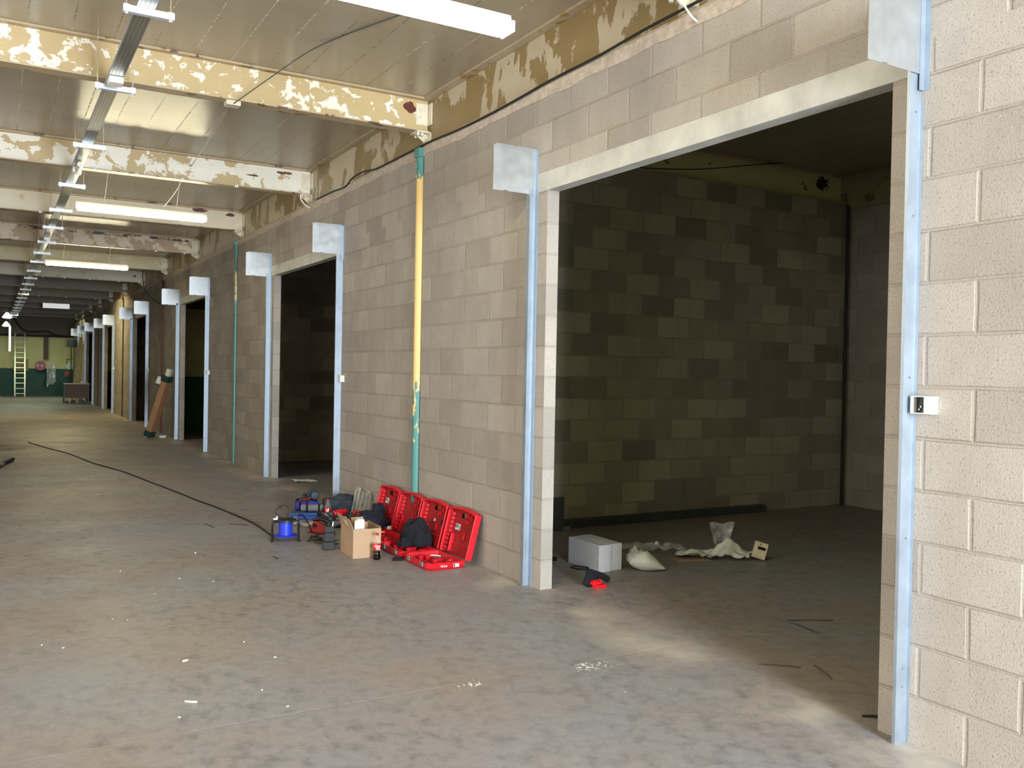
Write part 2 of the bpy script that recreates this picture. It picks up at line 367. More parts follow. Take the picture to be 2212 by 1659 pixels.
def wbox(bm, x0, x1, y0, y1, z0, z1, uo=0.0, vo=-0.015):
    """box with UVs in metres so that the block courses run true"""
    uvl = bm.loops.layers.uv.verify(); n0 = len(bm.faces)
    vs = box(bm, x0, x1, y0, y1, z0, z1); bm.faces.ensure_lookup_table()
    for f in bm.faces[n0:]:
        f.normal_update(); n = f.normal
        for lp in f.loops:
            c = lp.vert.co
            if abs(n.x) > 0.7: lp[uvl].uv = (c.y-uo+45, c.z-vo)
            elif abs(n.y) > 0.7: lp[uvl].uv = (c.x+45-0.12, c.z-vo)
            else: lp[uvl].uv = (c.x+45, c.y+45)
def yawed(x, y): return -math.atan2(x+3.4837, y)     # turned square to a viewer standing in the hall

# ------------------------------------------------------------------ setting
HD, LT, WT, CZ = 2.925, 3.065, 3.69, 4.15           # door head, lintel top, wall top, ceiling
XL, XB, YF, YE = -8.9, 5.85, -5.0, 50.0
OPEN = [(2.64, 5.53), (10.10, 12.86), (17.45, 20.24), (24.93, 27.72), (32.50, 35.30), (39.70, 42.60)]
COLY = [7.775, 15.17, 22.54, 29.97, 37.50, 44.90]
b = B(); box(b, XL-0.2, XB+0.2, YF-0.2, YE+0.3, -0.15, 0); struct('floor', b, M['floor'])
b = B(); box(b, XL-0.2, XB+0.2, YF-0.2, YE+0.3, CZ, CZ+0.2); struct('ceiling', b, M['ceiling'])
# block wall with the row of doorways
b = B()
y = YF; uo = {0: 0.195, 1: 0.095}
for i, (r, l) in enumerate(OPEN):
    wbox(b, 0, 0.1, y, r, 0, HD, uo.get(i, 0.05*i))
    ny = COLY[i]-0.06
    wbox(b, 0, 0.1, l, ny, 0, HD, uo.get(i+1, 0.05*i))
    y = COLY[i]+0.06
wbox(b, 0, 0.1, y, YE, 0, HD, 0.1)
prev = YF
for i, cy in enumerate(COLY):       # courses above door-head height, lintels let in flush
    r, l = OPEN[i]
    wbox(b, 0, 0.1, prev, r-0.16, HD, LT, uo.get(i, 0)); wbox(b, 0, 0.1, l+0.14, cy-0.06, HD, LT, uo.get(i, 0))
    wbox(b, 0, 0.1, prev, cy-0.06, LT, WT-0.05, uo.get(i, 0)+0.115, -0.012 + 0.225 - 0.16)
    prev = cy+0.06
wbox(b, 0, 0.1, prev, YE, HD, WT-0.05, 0)
struct('wall_right', b, M['block'])
# back wall and cross partitions of the units
b = B(); wbox(b, XB, XB+0.15, YF, YE, 0, CZ, 0.1); struct('wall_unit_back', b, M['block'])
b = B(); wbox(b, 0.101, XB-0.001, 0.30, 0.44, 0, WT+0.1, 0.1); struct('wall_partition_near', b, M['block'])
for i, cy in enumerate(COLY):
    b = B(); y0 = cy-0.085
    wbox(b, 0.141, XB-0.001, y0, y0+0.145, 0, WT+0.105, 0.1*i)
    wbox(b, 0.101, 0.141, y0, y0+0.145, 0, WT-0.06, 0.1*i)
    struct('wall_partition_%d' % (i+1), b, m_dado('dado_painted_partition_%d' % i, 1.36) if i in (2, 4) else M['blockp'])
b = B(); box(b, XL-0.15, XL, YF, YE, 0, CZ); struct('wall_left', b, M['plaster'])
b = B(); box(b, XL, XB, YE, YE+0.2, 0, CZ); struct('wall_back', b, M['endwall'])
b = B()
for x0, x1, z0, z1 in ((XL, -2.85, 0, CZ), (-0.45, XB, 0, CZ), (-2.85, -0.45, 3.5, CZ)): box(b, x0, x1, YF-0.15, YF, z0, z1)
struct('wall_front', b, M['plaster'])
# mortar packed along the top of the block wall
b = B(); n = 420; prevv = None
for i in range(n+1):
    yy = YF+0.05+(YE-YF-0.1)*i/n*1.0
    if yy > 40: break
    h = 0.035+0.022*noise.noise(Vector((yy*3.1, 0, 0)))+0.012*noise.noise(Vector((yy*11, 3, 0)))
    xx = -0.006+0.006*noise.noise(Vector((yy*9, 7, 0)))
    v = [b.verts.new((xx, yy, WT-0.05-h)), b.verts.new((xx-0.004, yy, WT)), b.verts.new((0.1, yy, WT)), b.verts.new((0.1, yy, WT-0.05))]
    if prevv:
        for k in range(4): b.faces.new((prevv[k], prevv[(k+1) % 4], v[(k+1) % 4], v[k]))
    prevv = v
struct('trim_1', b, M['mortar'], smooth=False)

ORD = ['nearest', 'second', 'third', 'fourth', 'fifth', 'sixth']
# lintels
for i, (r, l) in enumerate(OPEN):
    b = B(); box(b, -0.002, 0.102, r-0.16, l+0.14, HD, LT)
    tag(obj('concrete_lintel', b, M['lintel'], bevel=0.004), 'pale concrete lintel over the %s doorway in the block wall' % ORD[i], 'lintel', 'concrete lintels over the doorways')
# columns
cm = [m_column('yellow_over_teal_column_paint', 3.42, 1.35), m_column('teal_column_paint', 3.2, 2.9, mid=(190, 180, 130), rust=0.66, seed=4),
      m_plain('rust_brown_column_paint', (92, 58, 40), 0.6), M['brown'], M['brown'], M['brown']]
cl = ['round steel column painted yellow above teal, nearest in the block wall', 'slim teal steel column streaked with rust, second along the block wall',
      'rust-brown steel column behind the leaning cardboard tube', 'dark steel column on the strongly lit yellow stretch of wall',
      'dark steel column in the wall between the fifth and sixth doorways', 'dark steel column farthest down the block wall']
for i, cy in enumerate(COLY):
    t = thing('steel_column', cl[i], 'column', (-0.004, cy, 0), 0, 'steel columns set in the block wall')
    b = B(); cyl(b, (0, 0, 0), (0, 0, 3.60), 0.043 if i == 0 else 0.03, 20); obj('shaft', b, cm[i], t, smooth=False)
    b = B(); box(b, -0.05, 0.05, -0.055, 0.055, 3.60, 3.685); obj('cap_plate', b, cm[i] if i == 0 else cm[i], t, bevel=0.004)
    if i == 0:
        for z in (3.42, 3.50):
            b = B(); cyl(b, (-0.046, -0.015, z), (-0.055, -0.02, z), 0.012, 8); obj('bolt', b, cm[0], t)

# longitudinal edge beam over the wall
m_long = m_peel('ochre_paint_flaking_to_beige', (136, 116, 78), (180, 168, 144), 0.485, 0.80, (1, 0.9, 0.5), 3.6, 2.0)
t = thing('edge_beam', 'long ochre and beige flaking steel beam running above the block wall', 'beam', (0.0, 0, 0))
b = B(); box(b, 0.055, 0.067, YF+0.01, YE-0.01, WT+0.012, CZ-0.022); obj('web', b, m_long, t)
m_flange = m_peel('beige_beam_flange_paint', (170, 154, 128), (150, 120, 74), 0.60, 0.78, (1, 1, 1), 4, 5.0)
b = B(); box(b, -0.02, 0.14, YF+0.01, YE-0.01, CZ-0.02, CZ-0.001); obj('top_flange', b, m_flange, t)
b = B(); box(b, -0.012, 0.13, YF+0.01, YE-0.01, WT+0.001, WT+0.012); obj('bottom_flange', b, m_flange, t)

# cross beams
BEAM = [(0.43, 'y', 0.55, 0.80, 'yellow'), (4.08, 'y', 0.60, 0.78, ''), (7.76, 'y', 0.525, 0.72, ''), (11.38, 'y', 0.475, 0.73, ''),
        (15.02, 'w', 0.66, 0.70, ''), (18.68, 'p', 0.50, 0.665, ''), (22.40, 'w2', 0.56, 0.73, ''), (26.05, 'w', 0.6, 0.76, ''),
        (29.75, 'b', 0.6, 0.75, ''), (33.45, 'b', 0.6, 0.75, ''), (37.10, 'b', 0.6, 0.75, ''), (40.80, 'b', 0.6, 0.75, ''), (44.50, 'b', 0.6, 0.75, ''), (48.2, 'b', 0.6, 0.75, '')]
blab = ['yellow ceiling beam out of view above the first doorway jamb', 'steel ceiling beam meeting the wall over the nearest doorway, only its bolted end in view',
        'yellow flaking ceiling beam with a red rust patch at its end, above the nearest column',
        'yellow and white flaking ceiling beam with white cable clips along its lower edge', 'off-white ceiling beam behind the nearer glowing light, rust patches near its end',
        'pinkish brown flaking ceiling beam with a row of black rust spots along its top', 'cream green-stained ceiling beam behind the farther glowing light',
        'plain off-white ceiling beam just beyond the farther glowing light', 'dim brown ceiling beam, second beyond the farther glowing light', 'dim brown ceiling beam, third beyond the farther glowing light',
        'dim ceiling beam in front of the unlit white light', 'dark ceiling beam just beyond the unlit white light', 'dark ceiling beam, second from the far end wall', 'dark ceiling beam nearest the far end wall']
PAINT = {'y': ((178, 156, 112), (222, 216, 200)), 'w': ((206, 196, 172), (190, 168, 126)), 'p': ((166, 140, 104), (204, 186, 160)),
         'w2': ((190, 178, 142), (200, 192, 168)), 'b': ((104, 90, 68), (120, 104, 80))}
M['boltw'] = m_plain('painted_bolt_head', (204, 194, 170), 0.4)
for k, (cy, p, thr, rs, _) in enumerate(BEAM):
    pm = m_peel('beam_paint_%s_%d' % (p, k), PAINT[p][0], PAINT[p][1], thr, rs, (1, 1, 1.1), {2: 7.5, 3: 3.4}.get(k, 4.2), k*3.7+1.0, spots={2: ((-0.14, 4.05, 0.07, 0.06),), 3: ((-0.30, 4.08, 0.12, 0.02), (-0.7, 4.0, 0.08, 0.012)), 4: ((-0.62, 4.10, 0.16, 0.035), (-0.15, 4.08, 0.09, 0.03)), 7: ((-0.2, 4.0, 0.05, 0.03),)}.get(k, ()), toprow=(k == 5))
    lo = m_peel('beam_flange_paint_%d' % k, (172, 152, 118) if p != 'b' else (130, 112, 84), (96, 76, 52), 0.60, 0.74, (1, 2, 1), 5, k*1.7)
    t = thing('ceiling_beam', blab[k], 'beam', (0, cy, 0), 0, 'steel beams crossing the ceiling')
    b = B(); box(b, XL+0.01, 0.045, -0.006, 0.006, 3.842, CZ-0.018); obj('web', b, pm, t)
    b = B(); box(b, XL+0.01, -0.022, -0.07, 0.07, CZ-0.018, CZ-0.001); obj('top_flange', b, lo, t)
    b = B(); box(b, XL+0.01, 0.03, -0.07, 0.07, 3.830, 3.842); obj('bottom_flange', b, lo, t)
    b = B(); box(b, -0.075, 0.04, -0.013, -0.0065, 3.90, 4.10); box(b, 0.044, 0.054, -0.09, -0.006, 3.9, 4.1); cp = obj('cleat_plate', b, M['boltw'], t)
    for z in (3.97, 4.04):
        b = B(); cyl(b, (-0.03, -0.013, z), (-0.03, -0.026, z), 0.014, 8); obj('bolt', b, M['boltw'], cp)
    b = B(); box(b, -0.09, 0.05, -0.08, 0.09, 3.818, 3.829); box(b, 0.041, 0.053, -0.08, 0.09, 3.705, 3.818); prism(b, [(-0.09, 3.818), (0.041, 3.72), (0.041, 3.818)], 1, -0.006, 0.006)
    br = obj('seat_bracket', b, M['boltw'], t)
    for (xx, yy) in ((-0.07, -0.05), (-0.03, -0.05), (-0.05, 0.05), (0.0, 0.05)):
        b = B(); cyl(b, (xx, yy, 3.818), (xx, yy, 3.788), 0.015, 8); obj('bolt', b, M['boltw'], br)
    for yy in (-0.06, -0.025):
        b = B(); cyl(b, (0.041, yy, 3.755), (0.018, yy, 3.755), 0.014, 8); obj('bolt', b, M['boltw'], br)
    xs = {3: (-2.50, -2.05, -1.54, -0.905), 5: (-2.11, -1.586, -1.186, -0.76, -0.225), 7: (-2.4, -1.9, -1.3, -0.6, -0.1), 9: (-2.2, -1.4, -0.5), 4: (-2.9,)}.get(k, ())
    for xx in xs:
        b = B(); box(b, xx-0.022, xx+0.022, -0.082, -0.060, 3.815, 3.829); prism(b, [(xx-0.016, 3.829), (xx-0.004, 3.829), (xx-0.010, 3.866)], 1, -0.08, -0.0705); prism(b, [(xx+0.004, 3.829), (xx+0.016, 3.829), (xx+0.012, 3.862)], 1, -0.08, -0.0705)
        obj('cable_clip', b, M['white'], t)

# beams inside the units, over the partitions
m_unit = m_peel('cream_unit_beam_paint', (196, 190, 150), (120, 104, 60), 0.63, 0.76, (1, 1, 1.1), 4.0, 12.0, spots=((5.45, 4.02, 0.14, 0.09),), spotc=(40, 30, 16))
m_back = m_peel('stained_back_beam_paint', (150, 140, 108), (110, 92, 58), 0.60, 0.80, (1, 0.8, 1.1), 4.0, 22.0)
ulab = ['cream stained steel beam over the partition inside the nearest unit', 'steel beam over the partition of the second unit', 'steel beam over the painted partition of the third unit', 'steel beam over the partition of the fourth unit', 'steel beam over the partition of the fifth unit', 'steel beam over the partition of the sixth unit', 'steel beam crossing the nearest unit above its doorway']
for i, cy in enumerate([c-0.015 for c in COLY]+[4.08]):
    t = thing('unit_beam', ulab[i], 'beam', (0, cy, 0), 0, 'steel beams inside the units')
    b = B(); box(b, 0.15, XB-0.06, -0.006, 0.006, WT+0.119, CZ-0.018); obj('web', b, m_unit, t)
    b = B(); box(b, 0.15, XB-0.06, -0.07, 0.07, CZ-0.018, CZ-0.001); obj('top_flange', b, m_flange, t)
    b = B(); box(b, 0.15, XB-0.06, -0.07, 0.07, WT+0.107, WT+0.119); obj('bottom_flange', b, m_flange, t)
b = B(); box(b, XB-0.05, XB-0.001, YF+0.01, YE-0.01, WT+0.03, CZ-0.002); tag(obj('back_beam', b, m_back), 'stained steel beam along the top of the back wall of the units', 'beam')

# ------------------------------------------------------------------ shutter guides with end plates
RG = [2.495, 9.94, 17.30, 24.79, 32.37, 39.2]; LG = [5.70, 13.03, 20.42, 27.88, 35.42, 42.75]
def make_guide(side):
    s = 1 if side == 'r' else -1        # channel opens towards the doorway
    t = thing('shutter_guide', '', 'shutter guide', (0, 0, 0))
    fl_w = 0.016 if side == 'r' else 0.045
    pts = [(-0.076, 0), (-0.001, 0), (-0.001, fl_w*s), (-0.006, fl_w*s), (-0.006, 0.005*s), (-0.071, 0.005*s), (-0.071, fl_w*s), (-0.076, fl_w*s)]
    b = B(); prism(b, pts, 2, 0.0, 2.955); rail = obj('rail', b, M['galv'], t)
    b = B(); prism(b, [(-0.001, 0), (-0.001, -0.045*s), (-0.004, -0.045*s), (-0.004, 0)], 2, 0.0, 2.93) if side == 'l' else box(b, -0.004, -0.001, -0.012, 0, 0, 2.8)
    obj('fixing_angle', b, M['galv'], t)
    y0 = -0.004 if side == 'r' else 0.0
    b = B()
    prof = [(-0.365, 3.245), (-0.345, 3.245), (-0.345, 3.255), (-0.20, 3.255), (-0.195, 3.251), (-0.18, 3.251), (-0.175, 3.255), (-0.018, 3.255), (-0.018, 3.03), (-0.022, 3.03), (-0.022, 3.018), (-0.018, 3.018),
            (-0.018, 2.915), (-0.24, 2.915), (-0.245, 2.921), (-0.275, 2.921), (-0.28, 2.915), (-0.365, 2.915)]
    prism(b, prof, 1, y0-0.005, y0-0.003); obj('end_plate', b, M['galvb'], t)
    b = B(); box(b, -0.032, -0.001, y0-0.009, y0-0.0055, 2.845 if side == 'r' else 2.905, 3.25); box(b, -0.004, -0.001, y0-0.035, y0-0.009, 2.845 if side == 'r' else 2.905, 3.25)
    obj('wall_angle', b, M['galv'], t)
    for z in (0.25, 0.33, 0.9, 1.6, 2.3, 2.75):
        b = B(); cyl(b, (-0.04, 0 if s > 0 else -0.0, z), (-0.04, -0.004, z), 0.005, 6); obj('screw', b, M['chrome'], t)
    return t
gr = make_guide('r'); gl = make_guide('l')
def nm(i): return ORD[i]
for side, base, ys in (('r', gr, RG), ('l', gl, LG)):
    for i, yy in enumerate(ys):
        o = base if i == 0 else copy_tree(base)
        o.location = (0, yy, 0)
        tag(o, 'galvanised shutter guide with square end plate on the %s side of the %s doorway' % ('right' if side == 'r' else 'left', ORD[i]), 'shutter guide', 'galvanised shutter guides beside the doorways')
# a guide whose plates show past the sixth doorway
for yy, lb in ((46.3, 'galvanised shutter guide standing just past the sixth doorway'), ):
    o = copy_tree(gr); o.location = (0, yy, 0); tag(o, lb, 'shutter guide', 'galvanised shutter guides beside the doorways')
# isolator boxes on the right guides
def make_switch():
    t = thing('switch_box', '', 'switch box')
    b = B()
    box(b, -0.008, -0.001, -0.05, 0.05, -0.038, 0.038); box(b, -0.05, -0.008, -0.05, 0.05, 0.034, 0.038); box(b, -0.05, -0.008, -0.05, 0.05, -0.038, -0.034)
    box(b, -0.05, -0.008, 0.046, 0.05, -0.034, 0.034); box(b, -0.05, -0.008, -0.05, -0.014, -0.034, 0.034)
    obj('housing', b, M['white'], t, bevel=0.0015)
    b = B(); box(b, -0.012, -0.0085, -0.012, 0.045, -0.033, 0.033); obj('opening', b, M['black'], t)
    b = B(); cyl(b, (-0.012, 0.01, 0.004), (-0.034, 0.004, 0.008), 0.011, 10); obj('knob', b, M['black'], t)
    for (yy, z) in ((0.03, -0.02), (0.022, -0.008), (-0.004, 0.02)):
        b = B(); cyl(b, (-0.012, yy, z), (-0.018, yy, z), 0.004, 8); obj('screw', b, M['chrome'], t)
    return t
sw = make_switch()
for i in range(5):
    o = sw if i == 0 else copy_tree(sw); o.location = (-0.0 if i else -0.0, RG[i]-0.067, 1.483)
    tag(o, 'small white open switch box beside the right shutter guide of the %s doorway' % ORD[i], 'switch box', 'white switch boxes beside the shutter guides')

# ------------------------------------------------------------------ cable tray and hangers
t_uv = NT('perforated_zinc_tray', 0.35, 0.75); 
_o = t_uv.mapping(t_uv.tc.outputs['Object'], (1, 1, 1))
_x = t_uv.xyz(_o); _cv = t_uv.n('CombineXYZ'); t_uv.l(_x[1], _cv.inputs[0]); t_uv.l(_x[0], _cv.inputs[1])
_br = t_uv.n('TexBrick'); t_uv.l(_cv.outputs[0], _br.inputs[0])
for kk, vv in (('Scale', 1), ('Mortar Size', 0.0105), ('Mortar Smooth', 0.1), ('Brick Width', 0.036), ('Row Height', 0.025), ('Color1', lin((18, 18, 18))), ('Color2', lin((22, 22, 22))), ('Mortar', lin((205, 205, 200)))): _br.inputs[kk].default_value = vv
t_uv.color(_br.outputs[0]); t_uv.l(t_uv.ramp(_br.outputs['Fac'], 0, 1), t_uv.b.inputs['Metallic'])
TX = -2.71
t = thing('cable_tray', 'long perforated galvanised cable tray hung below the ceiling', 'cable tray', (TX, 0, 3.741))
b = B(); box(b, -0.05, 0.05, -3.0, 49.5, 0, 0.002); obj('tray_base', b, t_uv.m, t)
b = B(); box(b, -0.052, -0.050, -3.0, 49.5, 0, 0.025); obj('side_lip', b, M['galv'], t)
b = B(); box(b, 0.050, 0.052, -3.0, 49.5, 0, 0.025); obj('side_lip', b, M['galv'], t)
def make_hanger():
    t = thing('tray_hanger', '', 'tray hanger')
    b = B(); prism(b, [(-0.02, 0), (0.02, 0), (0.02, 0.040), (0.012, 0.040), (0.012, 0.037), (0.017, 0.037), (0.017, 0.003), (-0.017, 0.003), (-0.017, 0.037), (-0.012, 0.037), (-0.012, 0.040), (-0.02, 0.040)], 0, -0.145, 0.145)
    obj('channel', b, M['zincw'], t)
    for x in (-0.125, 0.125):
        b = B(); cyl(b, (x, 0, -0.012), (x, 0, 0.449), 0.0045, 6); rd = obj('threaded_rod', b, M['rodm'], t)
        b = B(); cyl(b, (x, 0, -0.008), (x, 0, -0.001), 0.011, 6); box(b, x-0.018, x+0.018, -0.018, 0.018, 0.041, 0.045); obj('nut', b, M['zincw'], rd)
    return t
hg = make_hanger(); hy = [5.82, 7.66, 9.68, 11.9, 13.93, 15.75, 17.7, 19.5, 21.25, 23.4, 25.4, 27.4, 29.4, 31.4, 33.4, 35.4, 37.4, 39.4, 41.4, 43.4, 45.4, 47.4]
# rods pass clear of the beams
hy = [yy-0.12 if any(abs(yy-bm_[0]) < 0.1 for bm_ in BEAM) else yy for yy in hy]
onames = ['first', 'second', 'third', 'fourth', 'fifth', 'sixth', 'seventh', 'eighth', 'ninth', 'tenth', 'eleventh', 'twelfth', 'thirteenth', 'fourteenth', 'fifteenth', 'sixteenth', 'seventeenth', 'eighteenth', 'nineteenth', 'twentieth', 'twenty-first', 'twenty-second']
for i, yy in enumerate(hy):
    o = hg if i == 0 else copy_tree(hg); o.location = (TX+0.015+0.005, yy, 3.70)
    tag(o, 'zinc channel hanger on two threaded rods under the cable tray, %s from the camera' % onames[i], 'tray hanger', 'hangers carrying the cable tray')
for yy, lb, sz in ((7.33, 'white round-cornered junction box under the tray near the second hanger', (0.05, 0.06, 0.05)), (10.9, 'white box clipped under the tray between the third and fourth hangers', (0.045, 0.09, 0.06)), (17.2, 'small white box under the tray near the seventh hanger', (0.05, 0.08, 0.05))):
    t = thing('junction_box', lb, 'junction box', (TX+0.0, yy, 3.74-sz[2]), 0, 'white boxes under the cable tray')
    b = B(); box(b, -sz[0], sz[0], -sz[1], sz[1], 0, sz[2]-0.001); obj('housing', b, M['white'], t, bevel=0.006)
    b = B(); cyl(b, (0, sz[1], 0.025), (0, sz[1]+0.03, 0.025), 0.014, 10); obj('gland', b, M['whitem'], t)
    if yy > 10 and yy < 12:
        b = B(); cyl(b, (0.0, -sz[1]-0.32, 0.02), (0.0, -sz[1], 0.02), 0.028, 10); obj('conduit', b, M['whitem'], t)

# ------------------------------------------------------------------ light fittings
def make_light(name, label, x0, x1, y, z, tubem, hang=True, group='fluorescent light fittings', hood=False):
    t = thing(name, label, 'ceiling light', ((x0+x1)/2, y, z), 0, group); L = (x1-x0)/2
    b = B(); prism(b, [(-0.045, 0.0), (0.045, 0.0), (0.03, 0.05), (-0.03, 0.05)], 0, -L, L); obj('housing', b, M['whitem'], t)
    for yy in (-0.048, 0.048):
        b = B(); cyl(b, (-L+0.03, yy, -0.032), (L-0.03, yy, -0.032), 0.0215, 14)
        tb = obj('tube', b, tubem, t, smooth=True)
    for s in (-1, 1):
        b = B(); box(b, s*L-0.012 if s > 0 else -L-0.008, s*L+0.008 if s > 0 else -L+0.012, -0.072, 0.072, -0.055, 0.012); obj('lamp_holder', b, M['white'], t, bevel=0.008)
    if hood:
        b = B(); prism(b, [(-0.05, 0.051), (0.05, 0.051), (0.16, -0.07), (0.157, -0.07), (0.048, 0.046), (-0.048, 0.046), (-0.157, -0.07), (-0.16, -0.07)], 0, -L-0.02, L+0.02); obj('reflector_hood', b, M['whitem'], t)
    if hang:
        for x in (-L*0.55, L*0.55):
            b = B(); tube(b, [(x-0.03, 0, 0.05), (x, 0.0, (4.15-z)*0.5), (x+0.02, 0, 4.148-z)], 0.003, 6, 4); obj('hanging_wire', b, M['whitem'], t)
    return t
make_light('fluorescent_light', 'glowing twin-tube light at the top edge, nearest to the camera', -2.62, -0.98, 4.43, 3.55, M['tube'])
make_light('fluorescent_light', 'glowing twin-tube light in front of the off-white beam', -2.625, -1.07, 12.28, 3.55, M['tube'])
make_light('fluorescent_light', 'glowing twin-tube light smaller in view, hung farther down the hall', -2.64, -1.16, 19.43, 3.55, M['tube'])
make_light('fluorescent_light', 'glowing twin-tube light over the hall behind the camera', -2.62, -1.0, -3.2, 3.55, M['tube'])
make_light('fluorescent_light', 'strong yellow tube light over the bright band of floor', -2.6, -0.9, 30.45, 3.99, M['tube_y'], True, hood=True)
make_light('fluorescent_light', 'greenish tube light near the far end wall', -3.2, -1.0, 44.95, 3.99, M['tube_g'], True, hood=True)
make_light('fluorescent_light', 'added greenish fill tube inside the nearest unit, hidden by the right jamb', 1.1, 2.7, 1.3, 3.60, m_emit('added_green_fill_tube', (0.88, 1.0, 0.45), 18), True, 'fluorescent light fittings')  # unseen fitting added to lift the dark unit interior and its ceiling
t = thing('unlit_light', 'unlit white ceiling light hanging far down the hall', 'ceiling light', (-1.42, 38.3, 3.72), 0)
b = B(); prism(b, [(-0.15, 0.0), (0.15, 0.0), (0.12, 0.24), (-0.12, 0.24)], 0, -0.45, 0.45); obj('housing', b, m_emit('white_housing_added_glow', (0.9, 0.92, 0.9), 0.55), t)  # unlit housing given a faint emission so that it reads white
b = B(); cyl(b, (0.4, 0, 0.24), (0.4, 0, 0.42), 0.006, 6); cyl(b, (-0.4, 0, 0.24), (-0.4, 0, 0.42), 0.006, 6); obj('hanging_wire', b, M['whitem'], t)
for (x, y, z, lb) in ((-3.05, 38.0, 3.28, 'small bright pendant lamp with a wide shade, upper of two'), (-2.99, 46.0, 3.26, 'small bright pendant lamp with a wide shade, lower of two')):
    t = thing('pendant_lamp', lb, 'pendant lamp', (x, y, z), 0, 'bright pendant lamps at the far end')
    b = B(); lathe(b, [(0.17, 0.0), (0.15, 0.03), (0.07, 0.14), (0.045, 0.18)], 18); obj('shade', b, m_emit('glowing_shade', (1, 1, 0.96), 3.0), t, smooth=True)
    b = B(); lathe(b, [(0.10, -0.03), (0.15, -0.012), (0.16, -0.001)], 18); obj('bulb', b, M['lampw'], t, smooth=True)
    b = B(); cyl(b, (0, 0, 0.18), (0, 0, 4.149-z), 0.008, 6); obj('cord', b, M['dark'], t)
t = thing('white_downpipe', 'narrow white vertical pipe hanging below the lower pendant lamp', 'pipe', (-2.84, 46.3, 2.12), 0)
b = B(); cyl(b, (0, 0, 0), (0, 0, 1.12), 0.045, 12); obj('pipe', b, m_emit('white_pipe_added_glow', (0.93, 0.97, 0.88), 0.9), t, smooth=True)  # pipe is no lamp; faint emission replaces light falling on it
b = B(); cyl(b, (0, 0, 1.12), (0, 0, 2.029), 0.01, 8); obj('hanging_rod', b, M['dark'], t)

# ------------------------------------------------------------------ cables and wires
def cable(name, label, pts, r, mat, cat='cable', seg=6, sm=5):
    b = B(); tube(b, pts, r, seg, sm); return tag(obj(name, b, mat, smooth=True), label, cat)
cable('black_cable', 'thick black cable lying along the top of the block wall', [(-0.035, 2.5, 3.80), (-0.03, 3.2, 3.755), (-0.03, 3.9, 3.725), (-0.028, 4.4, 3.72), (-0.03, 4.9, 3.70), (-0.03, 5.45, 3.70), (-0.03, 5.9, 3.685), (-0.028, 6.4, 3.675), (-0.026, 7.0, 3.68), (-0.026, 7.5, 3.70), (-0.026, 7.95, 3.70), (-0.024, 8.8, 3.70), (-0.02, 9.0, 3.715), (-0.02, 9.3, 3.745), (-0.022, 9.6, 3.735), (-0.02, 9.85, 3.68), (-0.02, 10.3, 3.695), (-0.02, 10.9, 3.70)], 0.009, M['rubber'])
cable('wall_cable', 'thin black cable sagging from the beam end down the wall past the third column', [(-0.5, 22.3, 3.80), (-0.45, 22.25, 3.35), (-0.1, 22.2, 3.05), (-0.05, 22.3, 3.6)], 0.012, M['rubber'])
cable('white_cable', 'white cable looping below the bolts over the nearest doorway', [(-0.06, 3.98, 3.816), (-0.09, 3.98, 3.74), (-0.05, 3.96, 3.66), (-0.012, 3.94, 3.62)], 0.006, M['white'])
cable('white_cable', 'white cable curling down from the clipped beam end onto the wall', [(-0.10, 11.28, 3.815), (-0.11, 11.27, 3.76), (-0.07, 11.22, 3.68), (-0.02, 11.15, 3.63)], 0.008, M['white'])
cable('ceiling_wire', 'thin dark wire running across the ceiling to the yellow beam', [(-0.75, 5.4, 4.143), (-1.05, 6.2, 4.143), (-1.30, 6.95, 4.13), (-1.56, 7.35, 3.95), (-1.76, 7.70, 3.80)], 0.0045, M['dark'], 'wire')
cable('ceiling_wire', 'thin dark wire from the yellow beam to the clipped beam behind it', [(-1.76, 7.86, 3.80), (-1.62, 9.2, 3.90), (-1.45, 11.2, 4.0), (-1.43, 11.36, 4.03)], 0.0045, M['dark'], 'wire')
b = B(); box(b, -1.82, -1.70, 7.70, 7.80, 3.790, 3.829); tag(obj('wire_clamp', b, M['boltw'], bevel=0.004), 'small painted clamp under the yellow beam where the ceiling wire ends', 'clamp')
cable('ceiling_wire', 'pale crossed wire loop hanging above the nearer glowing light', [(-1.52, 12.2, 4.146), (-1.40, 12.2, 4.02), (-1.46, 12.24, 3.85), (-1.62, 12.28, 3.61)], 0.005, M['whitem'], 'wire')
cable('unit_wire', 'thin black wire drooping along the beam inside the nearest unit', [(2.3, 7.62, 3.80), (2.6, 7.55, 3.80), (3.2, 7.5, 3.86), (4.0, 7.55, 4.02), (4.6, 7.6, 4.14)], 0.006, M['rubber'], 'wire')
fc = [(-2.86, 20.4), (-2.6, 19.0), (-2.305, 17.486), (-2.074, 15.89), (-1.824, 14.444), (-1.591, 12.924), (-1.484, 11.781), (-1.40, 11.086), (-1.29, 10.5), (-1.22, 9.8), (-1.19, 9.2), (-1.20, 8.7), (-1.20, 8.42)]
cable('extension_cable', 'long black extension cable running over the floor to the blue reel', [(x+0.02*math.sin(y*2.3), y, 0.008) for x, y in fc]+[(-1.185, 8.285, 0.03)], 0.008, M['rubber'])
cable('reel_cable', 'black cable looping from the reel to the red tools', [(-1.02, 8.19, 0.212), (-0.95, 8.25, 0.215), (-0.87, 8.3, 0.11), (-0.83, 8.32, 0.03), (-0.76, 8.30, 0.008), (-0.62, 8.25, 0.008)], 0.0055, M['rubber'])
cable('reel_cable', 'thin black cable loop standing up on top of the blue reel', [(-1.13, 8.17, 0.195), (-1.19, 8.19, 0.23), (-1.22, 8.2, 0.27), (-1.14, 8.2, 0.32), (-1.10, 8.19, 0.29), (-1.115, 8.18, 0.196)], 0.0045, M['rubber'])
